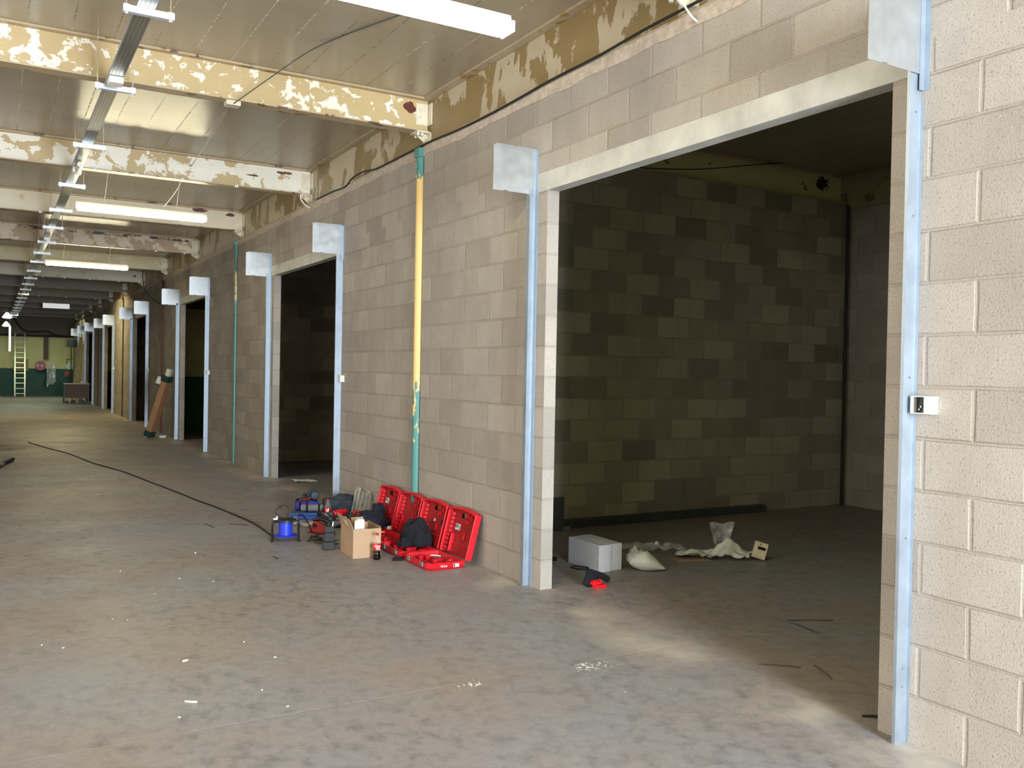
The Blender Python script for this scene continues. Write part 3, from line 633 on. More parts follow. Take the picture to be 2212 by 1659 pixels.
cable('tool_cable', 'tangled black cable on the floor beside the red tools', [(-0.9, 8.13, 0.006), (-0.86, 8.25, 0.006), (-0.80, 8.1, 0.006), (-0.88, 7.98, 0.006), (-0.75, 7.95, 0.006), (-0.86, 7.9, 0.012), (-0.74, 8.08, 0.014), (-0.80, 7.85, 0.006), (-0.76, 7.78, 0.006), (-0.95, 7.86, 0.018), (-0.84, 8.02, 0.02), (-0.98, 8.0, 0.006), (-0.80, 8.2, 0.022), (-0.92, 7.95, 0.024), (-0.72, 7.86, 0.02)], 0.0045, M['rubber'], sm=6)
t = thing('hose_end', 'black hose with a taped grey section at the left edge of the floor', 'hose', (0, 0, 0))
b = B(); tube(b, [(-3.62, 14.3, 0.02), (-3.47, 15.0, 0.02), (-3.39, 15.5, 0.02), (-3.36, 15.7, 0.025)], 0.02, 8); obj('hose', b, M['rubber'], t, smooth=True)
b = B(); tube(b, [(-3.36, 15.7, 0.03), (-3.32, 15.95, 0.035)], 0.027, 8, 2); obj('tape', b, M['greycl'], t, smooth=True)
b = B(); tube(b, [(-3.32, 15.95, 0.035), (-3.26, 16.25, 0.035), (-3.19, 16.6, 0.035)], 0.032, 8, 3); obj('handle', b, M['rubber'], t, smooth=True)

# ------------------------------------------------------------------ cloth-like heap
def heap(bm, w, d, h, seed, folds=0.35, seg=44, rings=22, peak=0.0):
    """crumpled mound: a dome pushed in and out along folds, closed underneath"""
    vs = []
    for j in range(rings+1):
        a = (j/rings)*PI/2; row = []
        for i in range(seg):
            p = 2*PI*i/seg
            v = Vector((math.cos(p)*math.cos(a), math.sin(p)*math.cos(a), math.sin(a)))
            n = noise.fractal(v*1.1+Vector((seed, seed*2.1, 0)), 1.1, 2.0, 3)
            rdg = abs(noise.noise(v*2.2+Vector((0, seed, seed*3))))
            k = 1+folds*0.55*n-folds*0.75*rdg
            z = (v.z**0.75)*h*k*(1+peak*n)
            row.append(bm.verts.new((v.x*w*k, v.y*d*k, max(0, z))))
            if j == rings: break
        vs.append(row)
    for j in range(rings-1):
        for i in range(seg): bm.faces.new((vs[j][i], vs[j][(i+1) % seg], vs[j+1][(i+1) % seg], vs[j+1][i]))
    for i in range(seg): bm.faces.new((vs[rings-1][i], vs[rings-1][(i+1) % seg], vs[rings][0]))
    bm.faces.new(vs[0][::-1])
def crumple(bm, w, d, seed, amp, nx=26, ny=18, zf=None, th=0.0):
    g = []
    for i in range(nx+1):
        row = []
        for j in range(ny+1):
            x = (i/nx-0.5)*w; y = (j/ny-0.5)*d
            v = Vector((x*7+seed, y*7, seed)); n = noise.fractal(v, 1.0, 2.0, 4); rg = 1-abs(noise.noise(v*1.4))*2
            ex = 1+0.25*noise.noise(Vector((seed, y*9, 1))); ey = 1+0.25*noise.noise(Vector((x*9, seed, 2)))
            z = max(0.003, amp*(0.35+0.6*n+0.5*max(0, rg)))
            if zf: z += zf(x/w, y/d)
            row.append(bm.verts.new((x*ex, y*ey, max(0.003, z))))
        g.append(row)
    for i in range(nx):
        for j in range(ny): bm.faces.new((g[i][j], g[i+1][j], g[i+1][j+1], g[i][j+1]))

def text_on(parent, name, s, size, mat, mtx, shear=0.0, bold=0.0):
    cu = bpy.data.curves.new(name, 'FONT'); cu.body = s; cu.size = size; cu.align_x = 'CENTER'; cu.align_y = 'CENTER'
    cu.shear = shear; cu.extrude = 0.0003; cu.offset = bold; cu.materials.append(mat)
    o = bpy.data.objects.new(name, cu); COL.objects.link(o); bpy.context.view_layer.update()
    me = bpy.data.meshes.new_from_object(o.evaluated_get(bpy.context.evaluated_depsgraph_get()))
    bpy.data.objects.remove(o); bpy.data.curves.remove(cu)
    o = bpy.data.objects.new(name, me); COL.objects.link(o); o.parent = parent; o.matrix_local = mtx; me.materials.clear(); me.materials.append(mat)
    return o

# ------------------------------------------------------------------ extension reel
t = thing('extension_reel', 'blue cable reel in a black tubular frame standing on the floor', 'cable reel', (-1.13, 8.17, 0), yawed(-1.13, 8.17))
for yy in (-0.075, 0.075):
    b = B(); w_ = 0.118
    tube(b, [(-w_, yy, 0.012), (-w_, yy, 0.10), (-w_+0.005, yy, 0.165), (-w_+0.035, yy, 0.187), (0, yy, 0.188), (w_-0.035, yy, 0.187), (w_-0.005, yy, 0.165), (w_, yy, 0.10), (w_, yy, 0.012)], 0.0095, 8, 5)
    obj('frame_tube', b, M['glossk'], t, smooth=True)
for xx in (-0.118, 0.118):
    b = B(); tube(b, [(xx, -0.09, 0.013), (xx, 0, 0.013), (xx, 0.09, 0.013)], 0.013, 8, 2); obj('foot', b, M['black'], t, smooth=True)
b = B(); lathe(b, [(0.062, 0.055), (0.062, 0.17)], 24); obj('drum', b, M['blue'], t, smooth=False)
b = B(); lathe(b, [(0.045, 0.03), (0.104, 0.042), (0.108, 0.05), (0.062, 0.0548)], 28); obj('lower_flange', b, M['blue'], t)
b = B(); lathe(b, [(0.062, 0.1705), (0.10, 0.176), (0.10, 0.196), (0.05, 0.198)], 28); fl_ = obj('socket_plate', b, M['black'], t, bevel=0.002)
b = B(); box(b, 0.07, 0.105, -0.02, 0.02, 0.198, 0.232); obj('plug', b, M['black'], fl_, bevel=0.003)
b = B(); box(b, -0.11, -0.07, -0.05, -0.02, 0.198, 0.212); prism(b, [(-0.09, 0.212), (-0.07, 0.212), (-0.075, 0.238)], 1, -0.045, -0.025); obj('white_plug', b, M['white'], fl_, bevel=0.003)

# ------------------------------------------------------------------ open red tool cases
def make_case():
    """hinge line along local y at x=0,z=0.06; base towards -x, lid up and back against the wall"""
    t = thing('tool_case', '', 'tool case'); W_ = 0.49; D_ = 0.335; H_ = 0.062
    def tray(bm, h, lip=0.012, ch=0.03):
        # open rounded tray: outline in (x,y), walls with thickness
        def outl(ins, z): 
            x0, x1, y0, y1 = -D_+ins, -ins, ins, W_-ins; c = ch
            return [(x0+c, y0, z), (x1, y0, z), (x1, y1, z), (x0+c, y1, z), (x0, y1-c, z), (x0, y0+c, z)]
        loops = [outl(0.018, 0), outl(0.004, h*0.35), outl(0.0, h), outl(lip, h), outl(lip+0.006, 0.012)]
        V = [[bm.verts.new(p) for p in L] for L in loops]
        for a, c_ in zip(V, V[1:]):
            for i in range(6): bm.faces.new((a[i], a[(i+1) % 6], c_[(i+1) % 6], c_[i]))
        bm.faces.new(V[0][::-1]); bm.faces.new(V[-1])
    b = B(); tray(b, H_); base = obj('base_shell', b, M['red'], t, bevel=0.003)
    b = B()
    for (x0, x1, y0, y1, h) in ((-0.29, -0.27, 0.05, 0.20, 0.055), (-0.20, -0.10, 0.20, 0.215, 0.05), (-0.16, -0.145, 0.24, 0.40, 0.05), (-0.25, -0.17, 0.34, 0.355, 0.055), (-0.12, -0.05, 0.10, 0.112, 0.05), (-0.24, -0.21, 0.08, 0.11, 0.07), (-0.22, -0.19, 0.26, 0.29, 0.072)):
        box(b, x0, x1, y0, y1, 0.0125, h)
    obj('divider_ribs', b, M['red'], base, bevel=0.003)
    b = B(); box(b, -0.30, -0.03, 0.03, 0.46, 0.0125, 0.017); obj('base_lining', b, M['reddk'], base)
    for yy in (0.10, 0.36):
        b = B(); box(b, -D_-0.010, -D_+0.001, yy-0.022, yy+0.022, 0.028, 0.066); obj('latch', b, M['greycl'], base, bevel=0.003)
    # lid in its own frame: u along y, v up the lid
    A = math.radians(76); lid_m = Matrix.Translation((0.002, 0, H_)) @ Matrix.Rotation((PI/2-A), 4, 'Y')
    lidp = bpy.data.objects.new('lid_tmp', None)
    b = B(); D2 = 0.40; th = 0.055
    def L(x, y, z): return lid_m @ Vector((x, y, z))
    # back panel with handle hole: built from strips round the hole; x = depth (0 inner edge, +th back), z = up
    hz0, hz1, hy0, hy1 = D2-0.090, D2-0.048, 0.235, 0.325
    for (y0, y1, z0, z1) in ((0.012, W_-0.012, 0.0, hz0), (0.012, hy0, hz0, hz1), (hy1, W_-0.012, hz0, hz1), (0.012, W_-0.012, hz1, D2-0.012)):
        box(b, th-0.008, th, y0, y1, z0, z1, lid_m)
    pan = obj('lid_panel', b, M['reddk'], t)
    b = B()
    box(b, 0.0, th, 0.0, 0.011, 0.0, D2-0.035, lid_m); box(b, 0.0, th, W_-0.011, W_, 0.0, D2-0.035, lid_m)
    # gently arched scalloped top edge
    n = 24; rows = []
    for i in range(n+1):
        yy = -0.001+(W_+0.002)*i/n; zt = D2-0.03+0.03*math.sin(PI*i/n)**0.6+0.004*math.sin(i*PI*0.95)
        rows.append([b.verts.new(L(x_, yy, z_)) for x_, z_ in ((-0.001, zt-0.022), (0.004, zt), (th+0.001, zt), (th+0.001, zt-0.022))])
    for a, c_ in zip(rows, rows[1:]):
        for k in range(4): b.faces.new((a[k], a[(k+1) % 4], c_[(k+1) % 4], c_[k]))
    b.faces.new(rows[0][::-1]); b.faces.new(rows[-1])
    rim = obj('lid_rim', b, M['red'], t, bevel=0.002)
    b = B()
    for k in range(9):
        z0 = 0.025+k*0.036; box(b, 0.018, th-0.01, W_-0.068, W_-0.012, z0, z0+0.030, lid_m)
    obj('lid_ribs', b, M['red'], rim, bevel=0.002)
    b = B(); box(b, 0.03, th-0.008, 0.10, 0.15, D2-0.085, D2-0.045, lid_m); box(b, 0.03, th-0.008, 0.17, 0.215, D2-0.075, D2-0.03, lid_m); box(b, 0.036, th-0.008, 0.15, 0.22, D2-0.125, D2-0.10, lid_m)
    box(b, 0.03, th-0.008, 0.17, 0.20, 0.14, 0.20, lid_m); box(b, 0.012, th-0.01, 0.36, 0.372, 0.02, 0.17, lid_m); box(b, th-0.015, th-0.008, 0.02, W_-0.05, 0.095, 0.105, lid_m)
    obj('lid_moulding', b, M['red'], rim, bevel=0.002)
    bpy.data.objects.remove(lidp)
    return t, lid_m
case, lid_m = make_case()
cys = [6.415, 6.94, 7.455, 7.965]
clab = ['open red tool case nearest the doorway, empty, with white printing on its side', 'open red tool case holding a bundle of black clothing', 'open red tool case behind the black clothing bundle, lid against the column', 'open red tool case farthest along the wall, half under navy clothing']
cases = []
for i, yy in enumerate(cys):
    o = case if i == 0 else copy_tree(case); o.location = (-0.165-0.004*i, yy, 0); o.rotation_euler = (0, 0, 0.0)
    tag(o, clab[i], 'tool case', 'open red tool cases leaning on the wall'); cases.append(o)
M['printw'] = m_plain('white_print', (235, 235, 235), 0.5, var=0.0); M['printk'] = m_plain('dark_print', (50, 50, 60), 0.5, var=0.0)
def lidlabel(parent, y0, z0, wy, wz):
    th = 0.055; b = B(); box(b, th-0.0095, th-0.0082, y0, y0+wy, z0, z0+wz, lid_m); lb = obj('lid_sticker', b, M['sticker'], parent)
    b = B()
    for k in range(2): box(b, th-0.0105, th-0.0096, y0+wy-0.012-k*0.024-0.008, y0+wy-0.012-k*0.024+0.006, z0+wz*0.35, z0+wz*0.9, lid_m)
    for k in range(3): box(b, th-0.0105, th-0.0096, y0+0.004, y0+wy*0.4, z0+0.006+k*wz*0.22, z0+0.010+k*wz*0.22, lid_m)
    obj('print', b, M['printk'], lb)
for i, args in ((0, (0.30, 0.205, 0.085, 0.05)), (3, (0.30, 0.225, 0.08, 0.05))): lidlabel(cases[i], *args)
for i in (1,):
    th = 0.055; b = B(); box(b, th-0.0095, th-0.0082, 0.25, 0.28, 0.21, 0.235, lid_m); obj('lid_sticker', b, M['sticker'], cases[i])
for i in (1, 2):
    b = B(); box(b, 0.03, 0.0465, 0.05, 0.11, 0.20, 0.25, lid_m); obj('lid_clip', b, M['black'], cases[i], bevel=0.004)
side_m = Matrix.Translation((-0.19, -0.0014, 0.032)) @ Matrix.Rotation(PI/2, 4, 'X')
text_on(cases[0], 'lettering', 'TE 2-A', 0.021, M['printw'], side_m, 0, 0.0004)
b = B(); box(b, -0.105, -0.055, -0.0012, 0.001, 0.018, 0.046); s_ = obj('side_sticker', b, M['sticker'], cases[0])
b = B(); box(b, -0.102, -0.090, -0.002, -0.0013, 0.020, 0.044); obj('print', b, M['printk'], s_)
for (x, yy, pts, lb) in ((-0.12, 6.60, [(-0.05, 0), (-0.02, 0.03), (0.02, 0.035), (0.05, 0.01), (0.06, -0.03)], 'small white hose offcut in the nearest red case'),
                       (-0.03+-0.17+0.02, 6.86, [(-0.04, 0), (0, 0.02), (0.03, 0.0), (0.05, -0.04)], 'small white curled strip by the hinge of the nearest red case')):
    b = B(); tube(b, [(x+p[0]-0.06, yy+p[1], 0.024) for p in pts], 0.006, 6); tag(obj('white_offcut', b, M['white'], smooth=True), lb, 'offcut')
b = B(); cyl(b, (-0.46, 8.0, 0.078), (-0.30, 7.80, 0.074), 0.006, 6); tag(obj('wooden_handle', b, M['wood']), 'thin wooden rod lying across the red case beside the cardboard box', 'rod')

# clothing bundles
b = B(); heap(b, 0.135, 0.17, 0.205, 3.3, 0.30, peak=0.1); o = obj('black_jumper', b, M['blackcl'], smooth=True, loc=(-0.225, 7.24, 0.062), rot=(0, 0, 0.3))
tag(o, 'crumpled black clothing bundle heaped on the second red case', 'clothing')
b = B(); heap(b, 0.06, 0.06, 0.07, 9.3, 0.5); o = obj('black_sleeve', b, M['blackcl'], o, smooth=True, loc=(-0.16, -0.02, -0.0))
b = B(); heap(b, 0.055, 0.04, 0.03, 5.0, 0.5); tag(obj('black_glove', b, M['blackcl'], smooth=True, loc=(-0.53, 6.93, 0)), 'small black glove on the floor in front of the second red case', 'glove')
b = B(); heap(b, 0.15, 0.20, 0.14, 7.7, 0.32, peak=0.3); o = obj('navy_jumper', b, M['navy'], smooth=True, loc=(-0.27, 8.22, 0.075), rot=(0, 0, 0.5))
tag(o, 'crumpled navy clothing heaped on the farthest red case', 'clothing')
b = B(); heap(b, 0.07, 0.07, 0.12, 2.2, 0.4); obj('hood', b, M['navy'], o, smooth=True, loc=(0.10, 0.0, 0.09))
b = B(); box(b, -0.02, 0.02, -0.012, 0.012, 0, 0.035); tag(obj('small_bottle_cap', b, M['white'], bevel=0.008, loc=(-0.20, 7.93, 0.07)), 'small white plastic cap beside the navy clothing', 'cap')

# ------------------------------------------------------------------ cardboard box
t = thing('cardboard_box', 'open brown cardboard box with raised flaps standing on the floor', 'box', (-0.855, 7.13, 0), -0.05)
W_, D_, H_ = 0.245, 0.36, 0.245; e = 0.005
b = B(); box(b, 0, W_, 0, e, 0, H_); box(b, 0, W_, D_-e, D_, 0, H_); box(b, 0, e, e, D_-e, 0, H_); box(b, W_-e, W_, e, D_-e, 0, H_); box(b, e, W_-e, e, D_-e, 0, e); obj('walls', b, M['card'], t, bevel=0.001)
fm = Matrix.Translation((0, 0, H_)) @ Matrix.Rotation(math.radians(-24), 4, 'Y')
b = B(); box(b, 0, 0.004, 0.0, D_, 0, 0.10, fm); fl1 = obj('flap', b, M['card'], t)
b = B(); box(b, -0.0015, -0.0005, 0.09, 0.20, 0.015, 0.075, fm); obj('print', b, M['tape'], fl1)
b = B(); box(b, 0.09, 0.20, D_-0.004, D_, H_, H_+0.045); obj('flap', b, M['card'], t)
b = B(); box(b, W_-0.004, W_, 0.01, D_, H_, H_+0.012); obj('flap', b, M['card'], t)
fm = Matrix.Translation((0, D_, H_)) @ Matrix.Rotation(math.radians(-40), 4, 'X')
b = B(); box(b, -0.0, 0.06, 0, 0.004, 0, 0.06, fm); obj('flap', b, m_plain('yellowed_cardboard', (186, 160, 80), 0.8), t)
b = B()
for (x0, y0, a) in ((0.06, 0.07, 0.25), (0.10, 0.09, -0.35)):
    mm = Matrix.Translation((x0, y0, H_-0.07)) @ Matrix.Rotation(a, 4, 'Z') @ Matrix.Rotation(0.25*a, 4, 'X')
    box(b, -0.03, 0.03, 0, 0.0015, 0, 0.135, mm)
tag(obj('folded_paper', b, M['paper'], loc=(-0.855, 7.13, 0)), 'folded white paper sheets sticking up out of the cardboard box', 'paper')

# ------------------------------------------------------------------ drink bottles
def make_bottle(full):
    t = thing('drink_bottle', '', 'bottle')
    prof = [(0.018, 0.0), (0.030, 0.004), (0.033, 0.02), (0.029, 0.05), (0.031, 0.075), (0.0325, 0.09), (0.0325, 0.132), (0.031, 0.145), (0.026, 0.165), (0.017, 0.19), (0.0125, 0.205), (0.0125, 0.214)]
    b = B(); lathe(b, prof, 20); body = obj('body', b, M['pet'], t, smooth=True)
    if full:
        b = B(); lathe(b, [(r+0.0004, z-0.0 if z > 0 else 0.0002) for r, z in prof if z < 0.088], 20); obj('drink', b, M['cola'], t, smooth=True)
    b = B(); lathe(b, [(0.0332, 0.086), (0.0332, 0.134)], 20); lab = obj('label', b, M['redlab'], t, smooth=True)
    b = B(); lathe(b, [(0.0145, 0.205), (0.0145, 0.222), (0.012, 0.224)], 14); obj('cap', b, m_plain('bottle_cap_red', (176, 34, 36), 0.4), t)
    return t, lab
def wrap_text(lab, s, size, zc, ang0, shear):
    cu = bpy.data.curves.new('t', 'FONT'); cu.body = s; cu.size = size; cu.align_x = 'CENTER'; cu.align_y = 'CENTER'; cu.shear = shear; cu.offset = 0.0005
    o = bpy.data.objects.new('t', cu); COL.objects.link(o); bpy.context.view_layer.update()
    me = bpy.data.meshes.new_from_object(o.evaluated_get(bpy.context.evaluated_depsgraph_get())); bpy.data.objects.remove(o)
    R_ = 0.0338
    for v in me.vertices:
        a = v.co.x/R_+ang0; z = zc+v.co.y; v.co = Vector((R_*math.cos(a), R_*math.sin(a), z))
    me.materials.clear(); me.materials.append(M['printw']); o = bpy.data.objects.new('lettering', me); COL.objects.link(o); o.parent = lab
t, lab = make_bottle(True); t.location = (-0.685, 7.02, 0); tag(t, 'small half-full cola bottle with red cap beside the cardboard box', 'bottle')
wrap_text(lab, 'Coca', 0.026, 0.118, -PI/2-0.30, 0.35); wrap_text(lab, 'Cola', 0.020, 0.098, -PI/2-0.15, 0.35)
t, lab = make_bottle(False); t.location = (-0.43, 9.06, 0); t.scale = (1.05, 1.05, 1.0); tag(t, 'empty drink bottle with red label standing in front of the dark tool bag', 'bottle')
b = B()
for (a0, z, ra, rz) in ((-0.15, 0.10, 0.35, 0.012), (0.05, 0.112, 0.30, 0.012), (0.18, 0.124, 0.2, 0.008), (-0.35, 0.122, 0.12, 0.005)):
    vs = [b.verts.new((0.0338*math.cos(-PI/2-0.3+a0+ra*math.cos(k*PI/5)*(1+0.3*math.sin(3*k))), 0.0338*math.sin(-PI/2-0.3+a0+ra*math.cos(k*PI/5)*(1+0.3*math.sin(3*k))), z+rz*math.sin(k*PI/5))) for k in range(10)]
    b.faces.new(vs)
obj('label_print', b, M['printw'], lab)

# ------------------------------------------------------------------ tool bag, rolls, blue case and the rest of the pile
R0 = yawed(-0.2, 9.4)
t = thing('tool_bag', 'dark slate nylon tool bag with shoulder strap against the wall', 'tool bag', (-0.185, 9.46, 0), R0+0.08)
b = B(); box(b, -0.155, 0.165, -0.10, 0.12, 0.0, 0.165)
o_ = obj('body', b, M['bagcl'], t, bevel=0.025)
b = B(); heap(b, 0.11, 0.09, 0.055, 4.4, 0.35); obj('loose_cover', b, M['bagcl'], t, smooth=True, loc=(0.06, 0.0, 0.16))
b = B(); tube(b, [(-0.05, -0.104, 0.04), (0.0, -0.107, 0.11), (0.06, -0.104, 0.17), (0.09, -0.02, 0.215), (0.10, 0.05, 0.17)], 0.010, 6); obj('strap', b, M['bagcl'], t, smooth=True)
b = B(); box(b, -0.10, 0.10, -0.109, -0.101, 0.03, 0.10); obj('pocket', b, M['bagcl'], t, bevel=0.006)
t = thing('open_tote', 'black open tote full of tools behind the empty bottle', 'tote', (-0.50, 9.62, 0), R0)
b = B(); box(b, -0.10, 0.13, -0.12, 0.12, 0, 0.012); 
for (x0, x1, y0, y1) in ((-0.10, 0.13, -0.12, -0.11), (-0.10, 0.13, 0.11, 0.12), (-0.10, -0.09, -0.11, 0.11), (0.12, 0.13, -0.11, 0.11)): box(b, x0, x1, y0, y1, 0.012, 0.15)
obj('tub', b, M['black'], t, bevel=0.004)
b = B(); heap(b, 0.09, 0.09, 0.10, 6.1, 0.5); obj('tools', b, M['dark'], t, smooth=True, loc=(0.01, 0, 0.07))
b = B(); heap(b, 0.072, 0.065, 0.085, 1.4, 0.18); o = obj('wool_hat', b, m_plain('slate_blue_wool', (44, 56, 70), 0.95, bump=0.4), smooth=True, loc=(-0.40, 9.66, 0.172)); tag(o, 'slate blue hat lying on top of the open black tote', 'hat')
t = thing('dust_mask', 'grey rubber dust mask in front of the slate blue hat', 'dust mask', (-0.42, 9.52, 0.20), R0)
b = B(); lathe(b, [(0.045, 0), (0.042, 0.02), (0.02, 0.045)], 14, Matrix.Rotation(PI/2, 4, 'X')); obj('face_piece', b, m_plain('grey_rubber', (74, 80, 86), 0.4), t, smooth=True)
b = B(); lathe(b, [(0.018, 0.044), (0.016, 0.055)], 12, Matrix.Rotation(PI/2, 4, 'X')); obj('valve', b, M['black'], t)
t = thing('bit_box', 'small dark green box of shiny bits behind the black tote', 'box', (-0.42, 9.90, 0.0), R0)
b = B(); box(b, -0.045, 0.04, -0.05, 0.05, 0, 0.175); obj('body', b, M['green'], t, bevel=0.004)
b = B()
for k in range(5): cyl(b, (-0.03+0.014*k, -0.02+0.01*(k % 2), 0.176), (-0.03+0.014*k, -0.02+0.01*(k % 2), 0.19), 0.005, 6)
obj('bits', b, M['chrome'], t)
t = thing('plastic_case', 'flat royal blue plastic case lying on the floor', 'case', (-0.60, 9.31, 0), R0)
b = B(); prism(b, [(-0.15, -0.09), (-0.05, -0.10), (0.0, -0.095), (0.04, -0.115), (0.14, -0.11), (0.15, 0.09), (-0.14, 0.10)], 2, 0, 0.036); obj('lower_half', b, M['bluec'], t, bevel=0.008)
b = B(); prism(b, [(-0.145, -0.085), (-0.05, -0.095), (0.0, -0.09), (0.04, -0.11), (0.135, -0.105), (0.145, 0.085), (-0.135, 0.095)], 2, 0.037, 0.068); obj('lid', b, m_plain('dusty_blue_plastic', (38, 72, 128), 0.6), t, bevel=0.008)
for (name, r, x, y, z, mt, lb, strap) in (('rolled_blanket', 0.048, -0.55, 9.38, 0.122, M['purple'], 'violet blue rolled cloth strapped on the blue case', True), ('rolled_towel', 0.037, -0.53, 9.27, 0.110, M['greycl'], 'grey rolled towel strapped in front of the violet roll', False)):
    t = thing(name, lb, 'rolled cloth', (x, y, z), R0-0.10)
    b = B(); prof = [(r*0.5, -0.12), (r*0.9, -0.115)]+[(r*(1+0.05*math.sin(k*1.9)), -0.11+0.22*k/10) for k in range(11)]+[(r*0.9, 0.115), (r*0.5, 0.12)]
    lathe(b, prof, 18, Matrix.Rotation(PI/2, 4, 'Y')); obj('roll', b, mt, t, smooth=True)
    for xx in ((-0.07, 0.0) if strap else (-0.05, 0.075)):
        b = B(); lathe(b, [(r*1.06, xx-0.01), (r*1.08, xx), (r*1.06, xx+0.01)], 18, Matrix.Rotation(PI/2, 4, 'Y')); obj('strap', b, M['navy'], t, smooth=True)
b = B(); tube(b, [(-0.62, 9.42, 0.175), (-0.55, 9.46, 0.178), (-0.49, 9.48, 0.172)], 0.010, 6); tag(obj('red_handle_tool', b, M['hosered'], smooth=True), 'small dark red handled tool lying on the violet roll', 'hand tool')

# black open case with red tools
t = thing('black_tool_case', 'open black tool case lying behind the cardboard box', 'tool case', (-0.37, 8.74, 0), R0+0.12)
b = B(); prism(b, [(-0.20, -0.17), (0.17, -0.17), (0.21, -0.13), (0.21, 0.15), (0.17, 0.17), (-0.20, 0.17)], 2, 0, 0.075); obj('body', b, M['black'], t, bevel=0.01)
b = B()
for k in range(5): box(b, -0.16+k*0.07, -0.13+k*0.07, -0.12, 0.12, 0.0752, 0.092)
obj('foam_ribs', b, M['dark'], t, bevel=0.003)
b = B(); box(b, -0.12, 0.02, -0.176, -0.170, 0.02, 0.06); obj('front_latch', b, M['dark'], t)
def tool(name, label, loc, rot, sc_=1.0):
    t = thing(name, label, 'power tool', loc, rot)
    b = B(); tube(b, [(-0.07*sc_, 0, 0.03), (0, 0, 0.035), (0.08*sc_, 0.0, 0.035)], 0.026*sc_, 10, 3); obj('body', b, M['red'], t, smooth=True)
    b = B(); tube(b, [(-0.035*sc_, 0, 0.03), (-0.045*sc_, -0.06*sc_, 0.025), (-0.04*sc_, -0.09*sc_, 0.025)], 0.017*sc_, 8, 3); obj('handle', b, M['red'], t, smooth=True)
    b = B(); cyl(b, (-0.07*sc_, 0, 0.03), (-0.11*sc_, 0, 0.028), 0.022*sc_, 12); obj('head', b, M['dark'], t, smooth=True)
    return t
tool('angle_grinder', 'red angle grinder lying on the open black case', (-0.40, 8.78, 0.09), 0.3, 1.1)
b = B(); lathe(b, [(0.034, 0), (0.034, 0.004)], 20); tag(obj('grinding_disc', b, M['greycl'], loc=(-0.49, 8.88, 0.093), rot=(0.6, 0.1, 0)), 'grey cutting disc beside the red angle grinder', 'disc')
tool('cordless_tool', 'small red cordless tool at the right end of the black case', (-0.24, 8.72, 0.09), -0.1, 0.6)
t = thing('heat_gun', 'red and black power saw on the floor behind the black chargers', 'power tool', (-0.73, 8.42, 0), R0-0.3)
b = B(); prism(b, [(-0.11, 0.0), (0.09, 0.0), (0.11, 0.03), (0.0, 0.11), (-0.05, 0.115), (-0.075, 0.05)], 1, -0.035, 0.035); obj('body', b, m_plain('dull_red_plastic', (160, 34, 30), 0.5), t, bevel=0.01)
b = B(); tube(b, [(-0.06, 0, 0.12), (0.02, 0, 0.135), (0.10, 0, 0.10), (0.13, 0, 0.04)], 0.02, 8, 4); obj('handle', b, M['black'], t, smooth=True)
b = B(); cyl(b, (-0.03, -0.0352, 0.075), (-0.03, -0.042, 0.075), 0.02, 12); obj('guard', b, M['black'], t)
t = thing('battery_charger', 'stack of black battery chargers standing left of the cardboard box', 'charger', (-0.905, 7.62, 0), R0)
b = B(); box(b, -0.05, 0.06, -0.06, 0.06, 0, 0.07); obj('base', b, M['rubber'], t, bevel=0.008)
b = B(); box(b, -0.035, 0.055, -0.05, 0.05, 0.0701, 0.15); obj('battery', b, M['rubber'], t, bevel=0.006)
b = B(); box(b, -0.03, 0.05, -0.045, 0.045, 0.1501, 0.205); cyl(b, (0.0, -0.03, 0.205), (0.0, -0.03, 0.235), 0.012, 8); obj('battery', b, M['rubber'], t, bevel=0.006)
b = B(); cyl(b, (0.035, -0.03, 0.2052), (0.04, -0.035, 0.245), 0.006, 8); obj('steel_pin', b, M['white'], t)
b = B(); crumple(b, 0.24, 0.26, 3.1, 0.05); tag(obj('clear_plastic_bag', b, m_clear('shiny_clear_film', (236, 240, 242), 0.55, 0.12), smooth=True, loc=(-0.71, 8.83, 0.002), rot=(0, 0, 0.2)), 'crumpled clear plastic bag behind the red power saw', 'plastic bag')
b = B(); box(b, -0.06, 0.05, -0.012, 0.012, 0, 0.002, Matrix.Rotation(0.5, 4, 'Y')); tag(obj('paper_scrap', b, M['paper'], loc=(-0.53, 8.78, 0.10), rot=(0, 0, 0.3)), 'white paper scrap on the clear bag in front of the empty bottle', 'paper')
# clear organiser lid leaning on the wall
t = thing('organiser_case', 'translucent grey compartment case leaning on the wall between bag and red cases', 'case', (-0.085, 8.83, 0.0), 0)
lm = Matrix.Rotation(math.radians(11), 4, 'Y'); Lw = 0.46; Lh = 0.315
b = B(); box(b, 0, 0.006, 0.0, Lw, 0.004, Lh-0.03, lm); obj('panel', b, M['clearg'], t)
M['ribm'] = m_plain('pale_translucent_rib', (150, 150, 140), 0.4)
b = B()
for yy in (0.0, 0.115, 0.23, 0.345, Lw-0.012): box(b, -0.012, 0.0, yy, yy+0.010, 0.004, Lh-0.03, lm)
for zz in (0.004, 0.09, Lh-0.042): box(b, -0.010, 0.0, 0.012, Lw-0.014, zz, zz+0.008, lm)
for yy in (0.03, 0.34): box(b, -0.012, 0.006, yy, yy+0.08, Lh-0.03, Lh, lm)
obj('ribs', b, m_clear('rib_plastic', (200, 200, 190), 0.42, 0.3), t)
b = B(); box(b, -0.02, -0.011, 0.19, 0.25, 0.13, 0.155, lm); obj('latch', b, M['ribm'], t, bevel=0.004)

